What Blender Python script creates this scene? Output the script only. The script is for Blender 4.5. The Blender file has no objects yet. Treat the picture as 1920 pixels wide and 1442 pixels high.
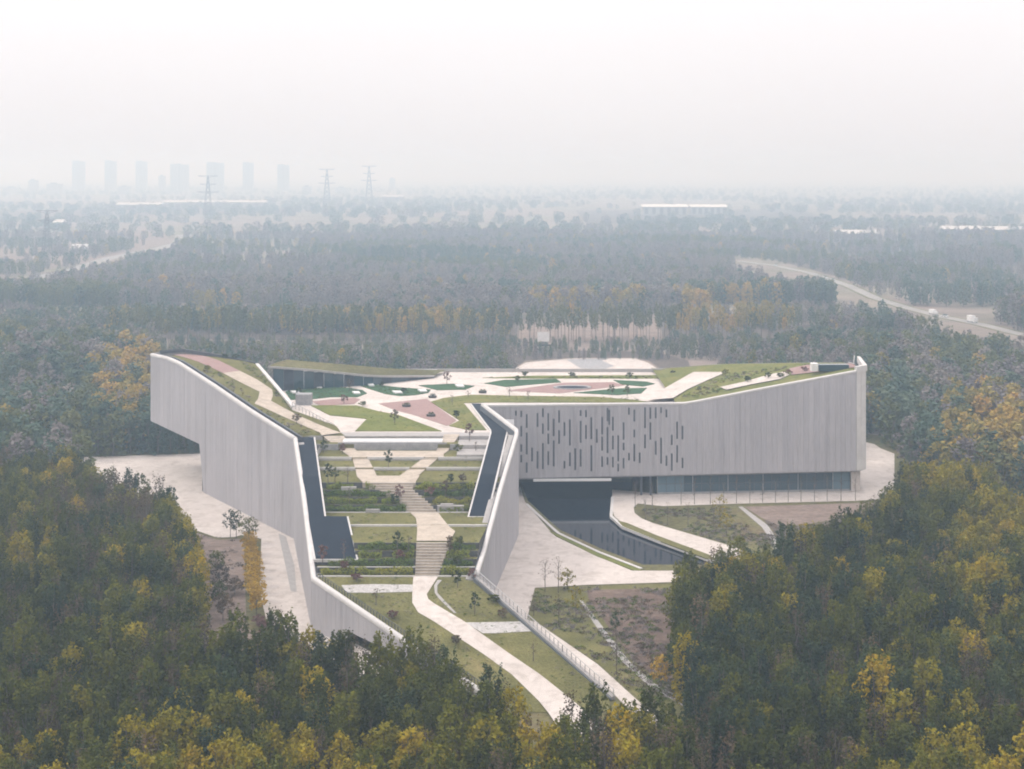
import bpy, bmesh, math, random
import numpy as np
from mathutils import Vector, Matrix, noise
from mathutils.geometry import tessellate_polygon

SC = bpy.context.scene
COL = SC.collection
random.seed(7); np.random.seed(7)
R = random.Random(11)

# ------------------------------------------------------------------ camera, sky, sun, exposure
F, H, HOR = 2700.0, 80.0, 318.0            # focal length in photo pixels, eye height (m), horizon row
cam = bpy.data.cameras.new('camera'); camo = bpy.data.objects.new('camera', cam); COL.objects.link(camo)
camo.location = (0, 0, H); camo.rotation_euler = (math.radians(90), 0, 0)
cam.sensor_width = 36.0; cam.lens = F / 1920 * 36.0
cam.shift_y = -(721 - HOR) / 1920.0
cam.clip_start = 1.0; cam.clip_end = 60000
SC.camera = camo

SUN_EL, SUN_AZ = math.radians(46), math.radians(-74)   # azimuth measured from +Y towards +X
world = bpy.data.worlds.new('World'); SC.world = world; world.use_nodes = True
wn = world.node_tree; wn.nodes.clear()
wo = wn.nodes.new('ShaderNodeOutputWorld'); bg = wn.nodes.new('ShaderNodeBackground')
sky = wn.nodes.new('ShaderNodeTexSky'); sky.sky_type = 'NISHITA'; sky.sun_disc = False
sky.sun_elevation = SUN_EL; sky.sun_rotation = SUN_AZ; sky.dust_density = 6; sky.air_density = 1.0
hs = wn.nodes.new('ShaderNodeHueSaturation'); hs.inputs['Saturation'].default_value = 0.25
mx = wn.nodes.new('ShaderNodeMix'); mx.data_type = 'RGBA'; mx.inputs[0].default_value = 0.9
tcw = wn.nodes.new('ShaderNodeTexCoord'); nzw = wn.nodes.new('ShaderNodeTexNoise'); nzw.inputs['Scale'].default_value = 1.6
crw = wn.nodes.new('ShaderNodeValToRGB')
crw.color_ramp.elements[0].position = .3; crw.color_ramp.elements[0].color = (9.5, 9.1, 9.25, 1)
crw.color_ramp.elements[1].position = .7; crw.color_ramp.elements[1].color = (9.95, 9.6, 9.7, 1)
wn.links.new(tcw.outputs['Generated'], nzw.inputs['Vector']); wn.links.new(nzw.outputs['Fac'], crw.inputs['Fac'])
wn.links.new(sky.outputs[0], hs.inputs['Color']); wn.links.new(hs.outputs[0], mx.inputs[6])
sep = wn.nodes.new('ShaderNodeSeparateXYZ'); wn.links.new(tcw.outputs['Generated'], sep.inputs[0])
ov = wn.nodes.new('ShaderNodeMapRange'); ov.inputs[1].default_value = 0; ov.inputs[2].default_value = 1; ov.inputs[3].default_value = 1.0; ov.inputs[4].default_value = 2.6
wn.links.new(sep.outputs['Z'], ov.inputs[0])          # overcast sky: brighter towards the zenith
sv = wn.nodes.new('ShaderNodeVectorMath'); sv.operation = 'SCALE'; wn.links.new(crw.outputs[0], sv.inputs[0]); wn.links.new(ov.outputs[0], sv.inputs['Scale'])
wn.links.new(sv.outputs[0], mx.inputs[7])
bg.inputs['Strength'].default_value = 0.1
wn.links.new(mx.outputs[2], bg.inputs['Color']); wn.links.new(bg.outputs[0], wo.inputs['Surface'])

sl = bpy.data.lights.new('sun', 'SUN'); so = bpy.data.objects.new('sun', sl); COL.objects.link(so)
sl.energy = 1.5; sl.angle = math.radians(14); sl.color = (1.0, .95, .88)
sd = Vector((math.sin(SUN_AZ) * math.cos(SUN_EL), math.cos(SUN_AZ) * math.cos(SUN_EL), math.sin(SUN_EL)))
so.rotation_euler = sd.to_track_quat('Z', 'Y').to_euler(); so.location = (-200, 200, 400)

vs = SC.view_settings; vs.view_transform = 'Standard'; vs.look = 'None'; vs.gamma = 1; vs.exposure = 0.0
vs.use_curve_mapping = False
SC.cycles.use_denoising = True; SC.cycles.max_bounces = 6; SC.cycles.diffuse_bounces = 2
SC.cycles.volume_bounces = 1; SC.cycles.transparent_max_bounces = 8
SC.cycles.filter_width = 1.9; SC.cycles.use_adaptive_sampling = True; SC.cycles.adaptive_threshold = 0.02

# ------------------------------------------------------------------ helpers
def G(px, py, z=0.0):
    y = F * (H - z) / (py - HOR)
    return Vector(((px - 960) * y / F, y, z))
def drape(px, py, zf):
    z = 20.0
    for _ in range(60):
        p = G(px, py, z); z = z + .4 * (zf(p.x, p.y) - z)
    p = G(px, py, z); return p
def AT(px, Y, z=0): return Vector(((px - 960) * Y / F, Y, z))
def row_of(Y, z): return HOR + F * (H - z) / Y
def inside(p, poly):
    x, y = p; c = False; n = len(poly); j = n - 1
    for i in range(n):
        xi, yi = poly[i][0], poly[i][1]; xj, yj = poly[j][0], poly[j][1]
        if (yi > y) != (yj > y) and x < (xj - xi) * (y - yi) / (yj - yi) + xi: c = not c
        j = i
    return c
def lerp(a, b, t): return a + (b - a) * t
def interp(x, pts):
    pts = sorted(pts); return float(np.interp(x, [p[0] for p in pts], [p[1] for p in pts]))

class MB:
    def __init__(s): s.v = []; s.f = []
    def add(s, vs_, fs):
        o = len(s.v); s.v += [tuple(v) for v in vs_]; s.f += [tuple(i + o for i in f) for f in fs]; return s
    def box(s, x0, x1, y0, y1, z0, z1):
        return s.add([(x0,y0,z0),(x1,y0,z0),(x1,y1,z0),(x0,y1,z0),(x0,y0,z1),(x1,y0,z1),(x1,y1,z1),(x0,y1,z1)],
                     [(0,3,2,1),(4,5,6,7),(0,1,5,4),(1,2,6,5),(2,3,7,6),(3,0,4,7)])
    def obox(s, c, ax, L, W, z0, z1):                     # oriented box: axis ax (2d unit), length, width
        ax = Vector((ax[0], ax[1])).normalized(); n = Vector((-ax.y, ax.x)); q = []
        for z in (z0, z1):
            for a, b in ((-1,-1),(1,-1),(1,1),(-1,1)):
                p = Vector((c[0], c[1])) + ax * (a * L / 2) + n * (b * W / 2); q.append((p.x, p.y, z))
        return s.add(q, [(0,3,2,1),(4,5,6,7),(0,1,5,4),(1,2,6,5),(2,3,7,6),(3,0,4,7)])
    def bar(s, a, b, r, n=4, r2=None):
        a = Vector(a); b = Vector(b); d = (b - a); r2 = r if r2 is None else r2
        if d.length < 1e-6: return s
        d.normalize(); u = d.orthogonal().normalized(); w = d.cross(u); q = []
        for p, rr in ((a, r), (b, r2)):
            for k in range(n):
                t = 2 * math.pi * (k + .5) / n; q.append(p + u * math.cos(t) * rr + w * math.sin(t) * rr)
        fs = [(k, (k+1) % n, n + (k+1) % n, n + k) for k in range(n)] + [tuple(range(n))[::-1], tuple(range(n, 2*n))]
        return s.add(q, fs)
    def prism(s, top, thick, bottom=None):                 # top: 3-D outline; sides go down by thick
        n = len(top); tri = tessellate_polygon([[Vector((p[0], p[1], 0)) for p in top]])
        bot = [(p[0], p[1], (p[2] - thick) if bottom is None else bottom) for p in top]
        fs = []
        for t in tri:
            a, b, c = (Vector(top[i]) for i in t)
            up = (b - a).cross(c - a).z > 0
            fs.append(t if up else t[::-1]); fs.append(tuple(i + n for i in (t[::-1] if up else t)))
        for i in range(n): j = (i + 1) % n; fs.append((i, j, n + j, n + i))
        return s.add(list(top) + bot, fs)
    def grid(s, rows):                                     # rows of equal-length point lists
        n = len(rows[0]); v = [p for r in rows for p in r]; fs = []
        for i in range(len(rows) - 1):
            for j in range(n - 1): fs.append((i*n+j, i*n+j+1, (i+1)*n+j+1, (i+1)*n+j))
        return s.add(v, fs)
    def sweep(s, path, prof, side):                        # prof: (offset along side dir, dz); side: +1 left of path
        rows = []; P = [Vector(p) for p in path]; n = len(P)
        for i in range(n):
            a = P[max(i-1,0)]; b = P[min(i+1,n-1)]; d = Vector((b.x-a.x, b.y-a.y)).normalized()
            nr = Vector((-d.y, d.x)) * side
            if 0 < i < n-1:
                d1 = Vector((P[i].x-a.x, P[i].y-a.y)).normalized(); n1 = Vector((-d1.y, d1.x)) * side
                nr = nr / max(.5, nr.dot(n1))
            rows.append([(P[i].x + nr.x*o, P[i].y + nr.y*o, P[i].z + dz) for o, dz in prof + prof[:1]])
        m = len(prof); s.grid(rows); k = len(s.v) - n*(m+1)
        s.f.append(tuple(k + q for q in range(m))); s.f.append(tuple(k + (n-1)*(m+1) + q for q in range(m))[::-1])
        return s
    def build(s, name, mt, parent=None, smooth=False, org=None, kind=None, fix=True):
        me = bpy.data.meshes.new(name); o0 = Vector((0,0,0)) if org is None else Vector(org)
        if parent is not None and org is None: o0 = WL[parent.name]
        me.from_pydata([tuple(Vector(v) - o0) for v in s.v], [], s.f); me.materials.append(mt)
        if fix:
            bm = bmesh.new(); bm.from_mesh(me); bmesh.ops.recalc_face_normals(bm, faces=bm.faces); bm.to_mesh(me); bm.free()
        if smooth: me.shade_smooth()
        ob = bpy.data.objects.new(name, me); COL.objects.link(ob)
        if parent is not None: ob.parent = parent; WL[ob.name] = WL[parent.name]
        elif org is not None: ob.location = o0; WL[ob.name] = o0
        else: WL[ob.name] = Vector((0,0,0))
        if kind: ob['kind'] = kind
        return ob
WL = {}
def thing(name, label, cat, loc, group=None, rz=0):
    o = bpy.data.objects.new(name, None); COL.objects.link(o); o.location = loc; o.rotation_euler = (0,0,rz)
    o.empty_display_size = .5
    o['label'] = label; o['category'] = cat
    if group: o['group'] = group
    WL[o.name] = Vector(loc); return o
def tag(o, label, cat, group=None):
    o['label'] = label; o['category'] = cat
    if group: o['group'] = group
    return o

# ------------------------------------------------------------------ materials
def lin(c): return tuple(((x/255)/12.92 if x/255 <= .04045 else ((x/255+.055)/1.055)**2.4) for x in c)
def new_mat(name, rough=.8, spec=.3):
    m = bpy.data.materials.new(name); m.use_nodes = True; n = m.node_tree; b = n.nodes['Principled BSDF']
    b.inputs['Roughness'].default_value = rough; b.inputs['Specular IOR Level'].default_value = spec
    return m, n, b
def ramp(n, stops):
    r = n.nodes.new('ShaderNodeValToRGB'); e = r.color_ramp.elements
    while len(e) < len(stops): e.new(.5)
    for k, (p, c) in enumerate(stops): e[k].position = p; e[k].color = (*c, 1)
    return r
def noise_mat(name, stops, scale=(1,1,1), ns=1.0, detail=6, rough=.85, spec=.2, bump=0, bscale=None, dist=.1, second=None, rand=0):
    m, n, b = new_mat(name, rough, spec)
    g = n.nodes.new('ShaderNodeNewGeometry'); mp = n.nodes.new('ShaderNodeMapping'); mp.inputs['Scale'].default_value = scale
    nz = n.nodes.new('ShaderNodeTexNoise'); nz.inputs['Scale'].default_value = ns; nz.inputs['Detail'].default_value = detail
    nz.inputs['Roughness'].default_value = .6; nz.inputs['Distortion'].default_value = dist
    n.links.new(g.outputs['Position'], mp.inputs[0]); n.links.new(mp.outputs[0], nz.inputs['Vector'])
    fac = nz.outputs['Fac']
    if rand:
        oi = n.nodes.new('ShaderNodeObjectInfo'); ma = n.nodes.new('ShaderNodeMath'); ma.operation = 'MULTIPLY_ADD'
        ma.inputs[1].default_value = rand; n.links.new(oi.outputs['Random'], ma.inputs[0]); n.links.new(fac, ma.inputs[2])
        m2 = n.nodes.new('ShaderNodeMath'); m2.operation = 'SUBTRACT'; m2.inputs[1].default_value = rand/2
        n.links.new(ma.outputs[0], m2.inputs[0]); fac = m2.outputs[0]
    r = ramp(n, stops); n.links.new(fac, r.inputs[0]); outc = r.outputs[0]
    if second:                                            # (noise scale, low, high) brightness variation
        n2 = n.nodes.new('ShaderNodeTexNoise'); n2.inputs['Scale'].default_value = second[0]; n2.inputs['Detail'].default_value = 5
        n.links.new(g.outputs['Position'], n2.inputs['Vector'])
        mr = n.nodes.new('ShaderNodeMapRange'); mr.inputs[1].default_value = .3; mr.inputs[2].default_value = .7
        mr.inputs[3].default_value = second[1]; mr.inputs[4].default_value = second[2]
        n.links.new(n2.outputs['Fac'], mr.inputs[0])
        vm = n.nodes.new('ShaderNodeVectorMath'); vm.operation = 'SCALE'
        n.links.new(outc, vm.inputs[0]); n.links.new(mr.outputs[0], vm.inputs['Scale']); outc = vm.outputs[0]
    n.links.new(outc, b.inputs['Base Color'])
    if bump:
        n3 = n.nodes.new('ShaderNodeTexNoise'); n3.inputs['Scale'].default_value = bscale or ns*4; n3.inputs['Detail'].default_value = 4
        n.links.new(g.outputs['Position'], n3.inputs['Vector'])
        bp = n.nodes.new('ShaderNodeBump'); bp.inputs['Strength'].default_value = 1; bp.inputs['Distance'].default_value = bump
        n.links.new(n3.outputs['Fac'], bp.inputs['Height']); n.links.new(bp.outputs[0], b.inputs['Normal'])
    return m
def leaf_mat(name, stops, rand=.55):
    m, n, b = new_mat(name, .75, .15)
    g = n.nodes.new('ShaderNodeNewGeometry'); oi = n.nodes.new('ShaderNodeObjectInfo')
    nz = n.nodes.new('ShaderNodeTexNoise'); nz.inputs['Scale'].default_value = .55; nz.inputs['Detail'].default_value = 5
    n.links.new(g.outputs['Position'], nz.inputs['Vector'])
    nl = n.nodes.new('ShaderNodeTexNoise'); nl.inputs['Scale'].default_value = .022; nl.inputs['Detail'].default_value = 3
    n.links.new(oi.outputs['Location'], nl.inputs['Vector'])
    a = n.nodes.new('ShaderNodeMath'); a.operation = 'MULTIPLY_ADD'; a.inputs[1].default_value = rand
    n.links.new(oi.outputs['Random'], a.inputs[0]); n.links.new(nz.outputs['Fac'], a.inputs[2])
    a2 = n.nodes.new('ShaderNodeMath'); a2.operation = 'MULTIPLY_ADD'; a2.inputs[1].default_value = .8
    n.links.new(nl.outputs['Fac'], a2.inputs[0]); n.links.new(a.outputs[0], a2.inputs[2])
    a3 = n.nodes.new('ShaderNodeMath'); a3.operation = 'SUBTRACT'; a3.inputs[1].default_value = rand/2 + .4
    n.links.new(a2.outputs[0], a3.inputs[0])
    r = ramp(n, stops); n.links.new(a3.outputs[0], r.inputs[0]); n.links.new(r.outputs[0], b.inputs['Base Color'])
    tr = n.nodes.new('ShaderNodeBsdfTranslucent'); n.links.new(r.outputs[0], tr.inputs['Color'])
    ms = n.nodes.new('ShaderNodeMixShader'); ms.inputs[0].default_value = .2
    n.links.new(b.outputs[0], ms.inputs[1]); n.links.new(tr.outputs[0], ms.inputs[2])
    n.links.new(ms.outputs[0], n.nodes['Material Output'].inputs['Surface'])
    return m

M = {}
M['panel'] = noise_mat('ribbed_concrete', [(.25,(.335,.325,.35)),(.5,(.385,.375,.395)),(.75,(.44,.425,.44))], scale=(5.5,5.5,.35), ns=1, detail=10, rough=.8, rand=.16, second=(.05,.92,1.07), bump=.02, bscale=3)
def streaks(mt):
    n = mt.node_tree; b = n.nodes['Principled BSDF']; src = b.inputs['Base Color'].links[0].from_socket
    g = n.nodes.new('ShaderNodeNewGeometry'); mp = n.nodes.new('ShaderNodeMapping'); mp.inputs['Scale'].default_value = (1.1,1.1,.035)
    nz = n.nodes.new('ShaderNodeTexNoise'); nz.inputs['Scale'].default_value = 1; nz.inputs['Detail'].default_value = 7; nz.inputs['Roughness'].default_value = .7
    n.links.new(g.outputs['Position'], mp.inputs[0]); n.links.new(mp.outputs[0], nz.inputs['Vector'])
    r = ramp(n, [(.34,(.80,.79,.79)),(.46,(.97,.97,.97)),(.6,(1.0,1.0,1.0)),(.72,(1.07,1.07,1.07))]); n.links.new(nz.outputs['Fac'], r.inputs[0])
    m2 = n.nodes.new('ShaderNodeMix'); m2.data_type = 'RGBA'; m2.blend_type = 'MULTIPLY'; m2.inputs[0].default_value = 1
    n.links.new(src, m2.inputs[6]); n.links.new(r.outputs[0], m2.inputs[7]); n.links.new(m2.outputs[2], b.inputs['Base Color'])
streaks(M['panel'])
M['slot'] = noise_mat('recessed_slot_grey', [(.3,(.10,.11,.125)),(.7,(.13,.14,.155))], ns=.6)
M['coping'] = noise_mat('pale_concrete', [(.3,(.48,.465,.46)),(.7,(.57,.555,.545))], ns=.4, rough=.7, second=(3,.94,1.04))
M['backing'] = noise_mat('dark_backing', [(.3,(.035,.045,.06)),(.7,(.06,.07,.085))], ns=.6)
M['pave'] = noise_mat('pale_paving', [(.25,(.49,.44,.41)),(.5,(.54,.49,.455)),(.75,(.59,.54,.505))], ns=.12, detail=8, rough=.8, second=(.9,.93,1.04))
def jointed(mt, w, h, dark=.86):
    n = mt.node_tree; b = n.nodes['Principled BSDF']; src = b.inputs['Base Color'].links[0].from_socket
    g = n.nodes.new('ShaderNodeNewGeometry'); mp = n.nodes.new('ShaderNodeMapping'); mp.inputs['Rotation'].default_value = (0,0,.12)
    br = n.nodes.new('ShaderNodeTexBrick'); br.inputs['Scale'].default_value = 1; br.inputs['Brick Width'].default_value = w; br.inputs['Row Height'].default_value = h
    br.inputs['Mortar Size'].default_value = .05; br.inputs['Color1'].default_value = (1,1,1,1); br.inputs['Color2'].default_value = (.93,.93,.93,1); br.inputs['Mortar'].default_value = (dark,dark,dark,1)
    n.links.new(g.outputs['Position'], mp.inputs[0]); n.links.new(mp.outputs[0], br.inputs['Vector'])
    nz = n.nodes.new('ShaderNodeTexNoise'); nz.inputs['Scale'].default_value = .35; nz.inputs['Detail'].default_value = 8; nz.inputs['Distortion'].default_value = 1.2
    n.links.new(g.outputs['Position'], nz.inputs['Vector']); r = ramp(n, [(.36,(.84,.83,.82)),(.5,(1,1,1))]); n.links.new(nz.outputs['Fac'], r.inputs[0])
    m1 = n.nodes.new('ShaderNodeMix'); m1.data_type = 'RGBA'; m1.blend_type = 'MULTIPLY'; m1.inputs[0].default_value = 1
    m2 = n.nodes.new('ShaderNodeMix'); m2.data_type = 'RGBA'; m2.blend_type = 'MULTIPLY'; m2.inputs[0].default_value = 1
    n.links.new(src, m1.inputs[6]); n.links.new(br.outputs[0], m1.inputs[7]); n.links.new(m1.outputs[2], m2.inputs[6]); n.links.new(r.outputs[0], m2.inputs[7]); n.links.new(m2.outputs[2], b.inputs['Base Color'])
jointed(M['pave'], 4.0, 4.0)
M['tan'] = noise_mat('tan_paving', [(.25,(.40,.345,.285)),(.75,(.51,.445,.375))], ns=.5, rough=.85, second=(3,.88,1.06))
jointed(M['tan'], 1.6, 1.6, .85)
M['brick'] = noise_mat('red_brick_paving', [(.25,(.25,.16,.15)),(.75,(.31,.21,.195))], ns=.6, rough=.85, second=(4,.88,1.08))
M['gray'] = noise_mat('grey_stone', [(.3,(.24,.24,.25)),(.7,(.34,.335,.34))], ns=.8, rough=.8, second=(3,.9,1.06))
M['wallstone'] = noise_mat('light_stone_wall', [(.3,(.30,.285,.28)),(.7,(.38,.365,.355))], ns=.8, rough=.8, second=(3,.9,1.06))
M['black'] = noise_mat('black_stone', [(.3,(.009,.014,.024)),(.7,(.014,.021,.034))], ns=.2, rough=.7, spec=.08, second=(1.5,.9,1.1))
M['lawn'] = noise_mat('dry_lawn', [(.2,(.085,.085,.035)),(.45,(.13,.125,.048)),(.6,(.165,.155,.062)),(.8,(.23,.19,.09))], ns=.14, detail=8, rough=.95, spec=.05, second=(2.5,.72,1.15), bump=.15, bscale=2.5)
M['lawn_green'] = noise_mat('green_lawn', [(.2,(.085,.11,.03)),(.5,(.15,.165,.045)),(.8,(.205,.185,.065))], ns=.12, detail=8, rough=.95, spec=.05, second=(2,.75,1.15), bump=.12, bscale=2.5)
M['lawn_olive'] = noise_mat('olive_lawn', [(.2,(.10,.12,.045)),(.45,(.145,.155,.05)),(.6,(.18,.175,.06)),(.8,(.22,.19,.08))], ns=.16, detail=8, rough=.95, spec=.05, second=(1.6,.68,1.18), bump=.15, bscale=2.5)
M['groundcover'] = noise_mat('dark_groundcover', [(.25,(.035,.075,.04)),(.6,(.055,.11,.055)),(.85,(.09,.12,.06))], ns=.3, detail=8, rough=.95, spec=.05, second=(2,.7,1.2), bump=.15, bscale=2)
M['meadow'] = noise_mat('rough_meadow', [(.2,(.10,.075,.05)),(.4,(.11,.105,.05)),(.55,(.15,.14,.065)),(.7,(.16,.12,.08)),(.85,(.22,.17,.12))], ns=.045, detail=10, rough=.95, spec=.05, second=(.9,.65,1.2), bump=.4, bscale=.8)
M['soil'] = noise_mat('bare_soil', [(.25,(.10,.075,.06)),(.5,(.15,.11,.09)),(.75,(.25,.195,.165))], ns=.07, detail=10, rough=.95, spec=.05, second=(.7,.7,1.15), bump=.5, bscale=.7)
M['sand'] = noise_mat('pink_soil', [(.25,(.16,.125,.105)),(.5,(.225,.175,.15)),(.75,(.30,.245,.21))], scale=(1,2.2,1), ns=.12, detail=10, rough=.95, spec=.05, second=(.8,.75,1.1), bump=.4, bscale=.6)
M['darksoil'] = noise_mat('dark_soil', [(.25,(.085,.07,.06)),(.75,(.14,.115,.10))], ns=.15, detail=8, rough=.95, spec=.05, second=(.8,.7,1.2), bump=.4, bscale=.6)
M['gravel'] = noise_mat('white_gravel', [(.3,(.28,.27,.26)),(.5,(.40,.385,.375)),(.7,(.50,.485,.475))], ns=2.2, detail=8, rough=.9)
M['ground'] = noise_mat('plain_ground', [(.2,(.09,.11,.07)),(.38,(.15,.14,.10)),(.5,(.22,.175,.155)),(.62,(.17,.17,.11)),(.8,(.30,.25,.22))], scale=(.6,1.6,1), ns=.0032, detail=9, rough=.95, spec=.05, second=(.03,.7,1.25), dist=.8)
M['asphalt'] = noise_mat('road_surface', [(.3,(.22,.21,.20)),(.7,(.30,.285,.27))], ns=.05, rough=.9)
M['trunk'] = noise_mat('bark', [(.3,(.10,.085,.07)),(.7,(.19,.165,.14))], ns=2, rough=.95)
M['rail'] = noise_mat('painted_rail', [(.3,(.36,.35,.36)),(.7,(.44,.43,.43))], ns=1, rough=.5)
M['darkmetal'] = noise_mat('dark_metal', [(.3,(.05,.055,.065)),(.7,(.08,.085,.10))], ns=1, rough=.5)
M['white'] = noise_mat('white_paint', [(.3,(.62,.62,.63)),(.7,(.70,.70,.70))], ns=.3, rough=.6)
M['tower'] = noise_mat('tower_render', [(.3,(.26,.25,.25)),(.7,(.34,.32,.32))], ns=.02, rough=.8, rand=.2)
M['towerdark'] = noise_mat('tower_balcony_bands', [(.3,(.09,.095,.11)),(.7,(.12,.125,.14))], ns=.05, rough=.6)
M['steel'] = noise_mat('galvanised_steel', [(.3,(.10,.11,.13)),(.7,(.14,.15,.17))], ns=.5, rough=.6)
M['planter'] = noise_mat('planter_stone', [(.3,(.06,.06,.06)),(.7,(.10,.10,.095))], ns=1, rough=.7)
m, n, b = new_mat('clear_glass', .08, .5); b.inputs['Base Color'].default_value = (.035,.065,.085,1); b.inputs['Metallic'].default_value = .0
b.inputs['IOR'].default_value = 1.5; M['glass'] = m
m, n, b = new_mat('pale_blue_glass', .12, .5); b.inputs['Base Color'].default_value = (.10,.16,.20,1); M['glass2'] = m  # paler blue glass for the end panes of the hall
m, n, b = new_mat('pool_water', .045, .5); b.inputs['Base Color'].default_value = (.006,.012,.022,1); b.inputs['IOR'].default_value = 1.6
g = n.nodes.new('ShaderNodeNewGeometry'); nz = n.nodes.new('ShaderNodeTexNoise'); nz.inputs['Scale'].default_value = 1.2; nz.inputs['Detail'].default_value = 3
bp = n.nodes.new('ShaderNodeBump'); bp.inputs['Distance'].default_value = .006
n.links.new(g.outputs['Position'], nz.inputs['Vector']); n.links.new(nz.outputs['Fac'], bp.inputs['Height']); n.links.new(bp.outputs[0], b.inputs['Normal'])
M['water'] = m
# foliage
M['leaf_dark'] = leaf_mat('olive_leaves', [(.1,(.026,.034,.002)),(.35,(.050,.060,.003)),(.6,(.085,.094,.003)),(.85,(.14,.138,.005)),(1,(.19,.17,.007))])
M['leaf_blue'] = leaf_mat('cool_green_leaves', [(.1,(.018,.032,.014)),(.4,(.032,.050,.017)),(.7,(.052,.072,.020)),(1,(.08,.095,.025))])
M['leaf_yellow'] = leaf_mat('yellowing_leaves', [(.1,(.12,.11,.004)),(.4,(.20,.175,.005)),(.7,(.28,.22,.006)),(1,(.38,.25,.010))])
M['leaf_brown'] = leaf_mat('brown_autumn_leaves', [(.1,(.055,.042,.025)),(.4,(.09,.068,.038)),(.7,(.125,.09,.05)),(1,(.17,.115,.055))])
M['far_green'] = leaf_mat('hazed_mixed_leaves', [(.1,(.07,.09,.04)),(.4,(.11,.13,.055)),(.7,(.15,.155,.055)),(1,(.18,.17,.06))])  # lighter than the near leaves, the paleness stands in for haze
M['far_blue'] = leaf_mat('hazed_cool_leaves', [(.1,(.045,.08,.06)),(.4,(.075,.12,.085)),(.7,(.11,.145,.095)),(1,(.14,.16,.095))])  # cool green with haze paleness put into the colour
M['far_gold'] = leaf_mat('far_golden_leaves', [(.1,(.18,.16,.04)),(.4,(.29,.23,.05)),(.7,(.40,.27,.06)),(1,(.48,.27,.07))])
M['far_bare'] = leaf_mat('hazed_leafless_twigs', [(.1,(.15,.13,.13)),(.4,(.20,.175,.175)),(.7,(.25,.22,.20)),(1,(.29,.25,.21))])  # bare twig grey, lifted to stand in for distance haze
M['hedge_bright'] = leaf_mat('bright_hedge_leaves', [(.1,(.11,.15,.018)),(.5,(.20,.235,.028)),(.8,(.28,.28,.04)),(1,(.33,.30,.055))])
M['leaf_hedge'] = leaf_mat('hedge_leaves', [(.1,(.05,.085,.02)),(.5,(.10,.15,.025)),(.8,(.16,.2,.035)),(1,(.22,.22,.05))])
M['leaf_gold'] = leaf_mat('golden_leaves', [(.1,(.26,.16,.02)),(.5,(.42,.27,.03)),(1,(.52,.36,.05))], rand=.2)
M['leaf_red'] = leaf_mat('reddish_twigs', [(.1,(.10,.05,.045)),(.6,(.17,.09,.075)),(1,(.22,.12,.10))], rand=.2)

# ------------------------------------------------------------------ the setting: ground, water, roads
def flat(name, pts, z, mt, kind='structure', thick=None):
    P = [G(a, b_, z) for a, b_ in pts]; mb = MB()
    if thick: mb.prism(P, thick)
    else:
        tri = tessellate_polygon([[Vector((p.x, p.y, 0)) for p in P]]); mb.add(P, [t if (P[t[1]]-P[t[0]]).cross(P[t[2]]-P[t[0]]).z > 0 else t[::-1] for t in tri])
    return mb.build(name, mt, kind=kind, fix=bool(thick))

rows = []
ys = [-300, 60, 200, 500, 900, 1500, 2500, 4000, 7000, 12000, 20000]
for y in ys: rows.append([(x, y, -1.2) for x in (-9000, -3000, -1000, -300, 0, 300, 1000, 3000, 9000)])
MB().grid(rows).build('ground', M['ground'], kind='structure', fix=False)

POOL = [(972,925),(990,945),(1036,988),(1050,1000),(1125,1035),(1205,1066),(1390,1066),(1325,1048),(1230,1013),(1166,988),(1143,968),(1147,925)]
poolW = [G(a, b_, -.8) for a, b_ in POOL]
poolW[0] = Vector((1.5, 376, -.8)); poolW.insert(0, Vector((31.5, 376, -.8))); poolW[-1] = Vector((25, 353, -.8)); poolW.append(Vector((30.0, 360, -.8)))
tri = tessellate_polygon([[Vector((p.x, p.y, 0)) for p in poolW]])
MB().add(poolW, tri).build('water', M['water'], kind='structure', fix=False)
for f_ in bpy.data.objects['water'].data.polygons: pass
SITE = [(-175,205),(-150,172),(60,172),(95,205),(100,300),(128,335),(128,420),(95,445),(-20,445),(-125,440),(-150,330)]
outer = [Vector((x, y, 0)) for x, y in SITE]; hole = [Vector((p.x, p.y, 0)) for p in poolW]
tri = tessellate_polygon([outer, hole]); allp = outer + hole; mb = MB()
fs = []
for t in tri:
    a, b_, c = (allp[i] for i in t); fs.append(t if (b_-a).cross(c-a).z > 0 else t[::-1])
mb.add(allp, fs); no = len(outer)
for lst, base in ((outer, -1.3), (hole, -1.1)):
    k = len(lst)
    for i in range(k):
        a = lst[i]; b_ = lst[(i+1) % k]
        mb.add([(a.x,a.y,0),(b_.x,b_.y,0),(b_.x,b_.y,base),(a.x,a.y,base)], [(0,1,2,3)])
mb.build('meadow', M['meadow'], kind='structure', fix=False)
# pool margin (pale kerb, 0.12 m)
mb = MB(); pe = [G(a, b_, .0) for a, b_ in POOL[1:6]]
mb.sweep([(p.x, p.y, .12) for p in pe], [(0,0),(.7,0),(.7,-.6),(0,-.6)], -1)
pe = [G(a, b_, .0) for a, b_ in [(1390,1066),(1325,1048),(1230,1013),(1166,988),(1143,968),(1146,932)]]
mb.sweep([(p.x, p.y, .12) for p in pe], [(0,0),(.7,0),(.7,-.6),(0,-.6)], -1)
mb.build('pool_kerb', M['coping'], kind='structure')
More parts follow.
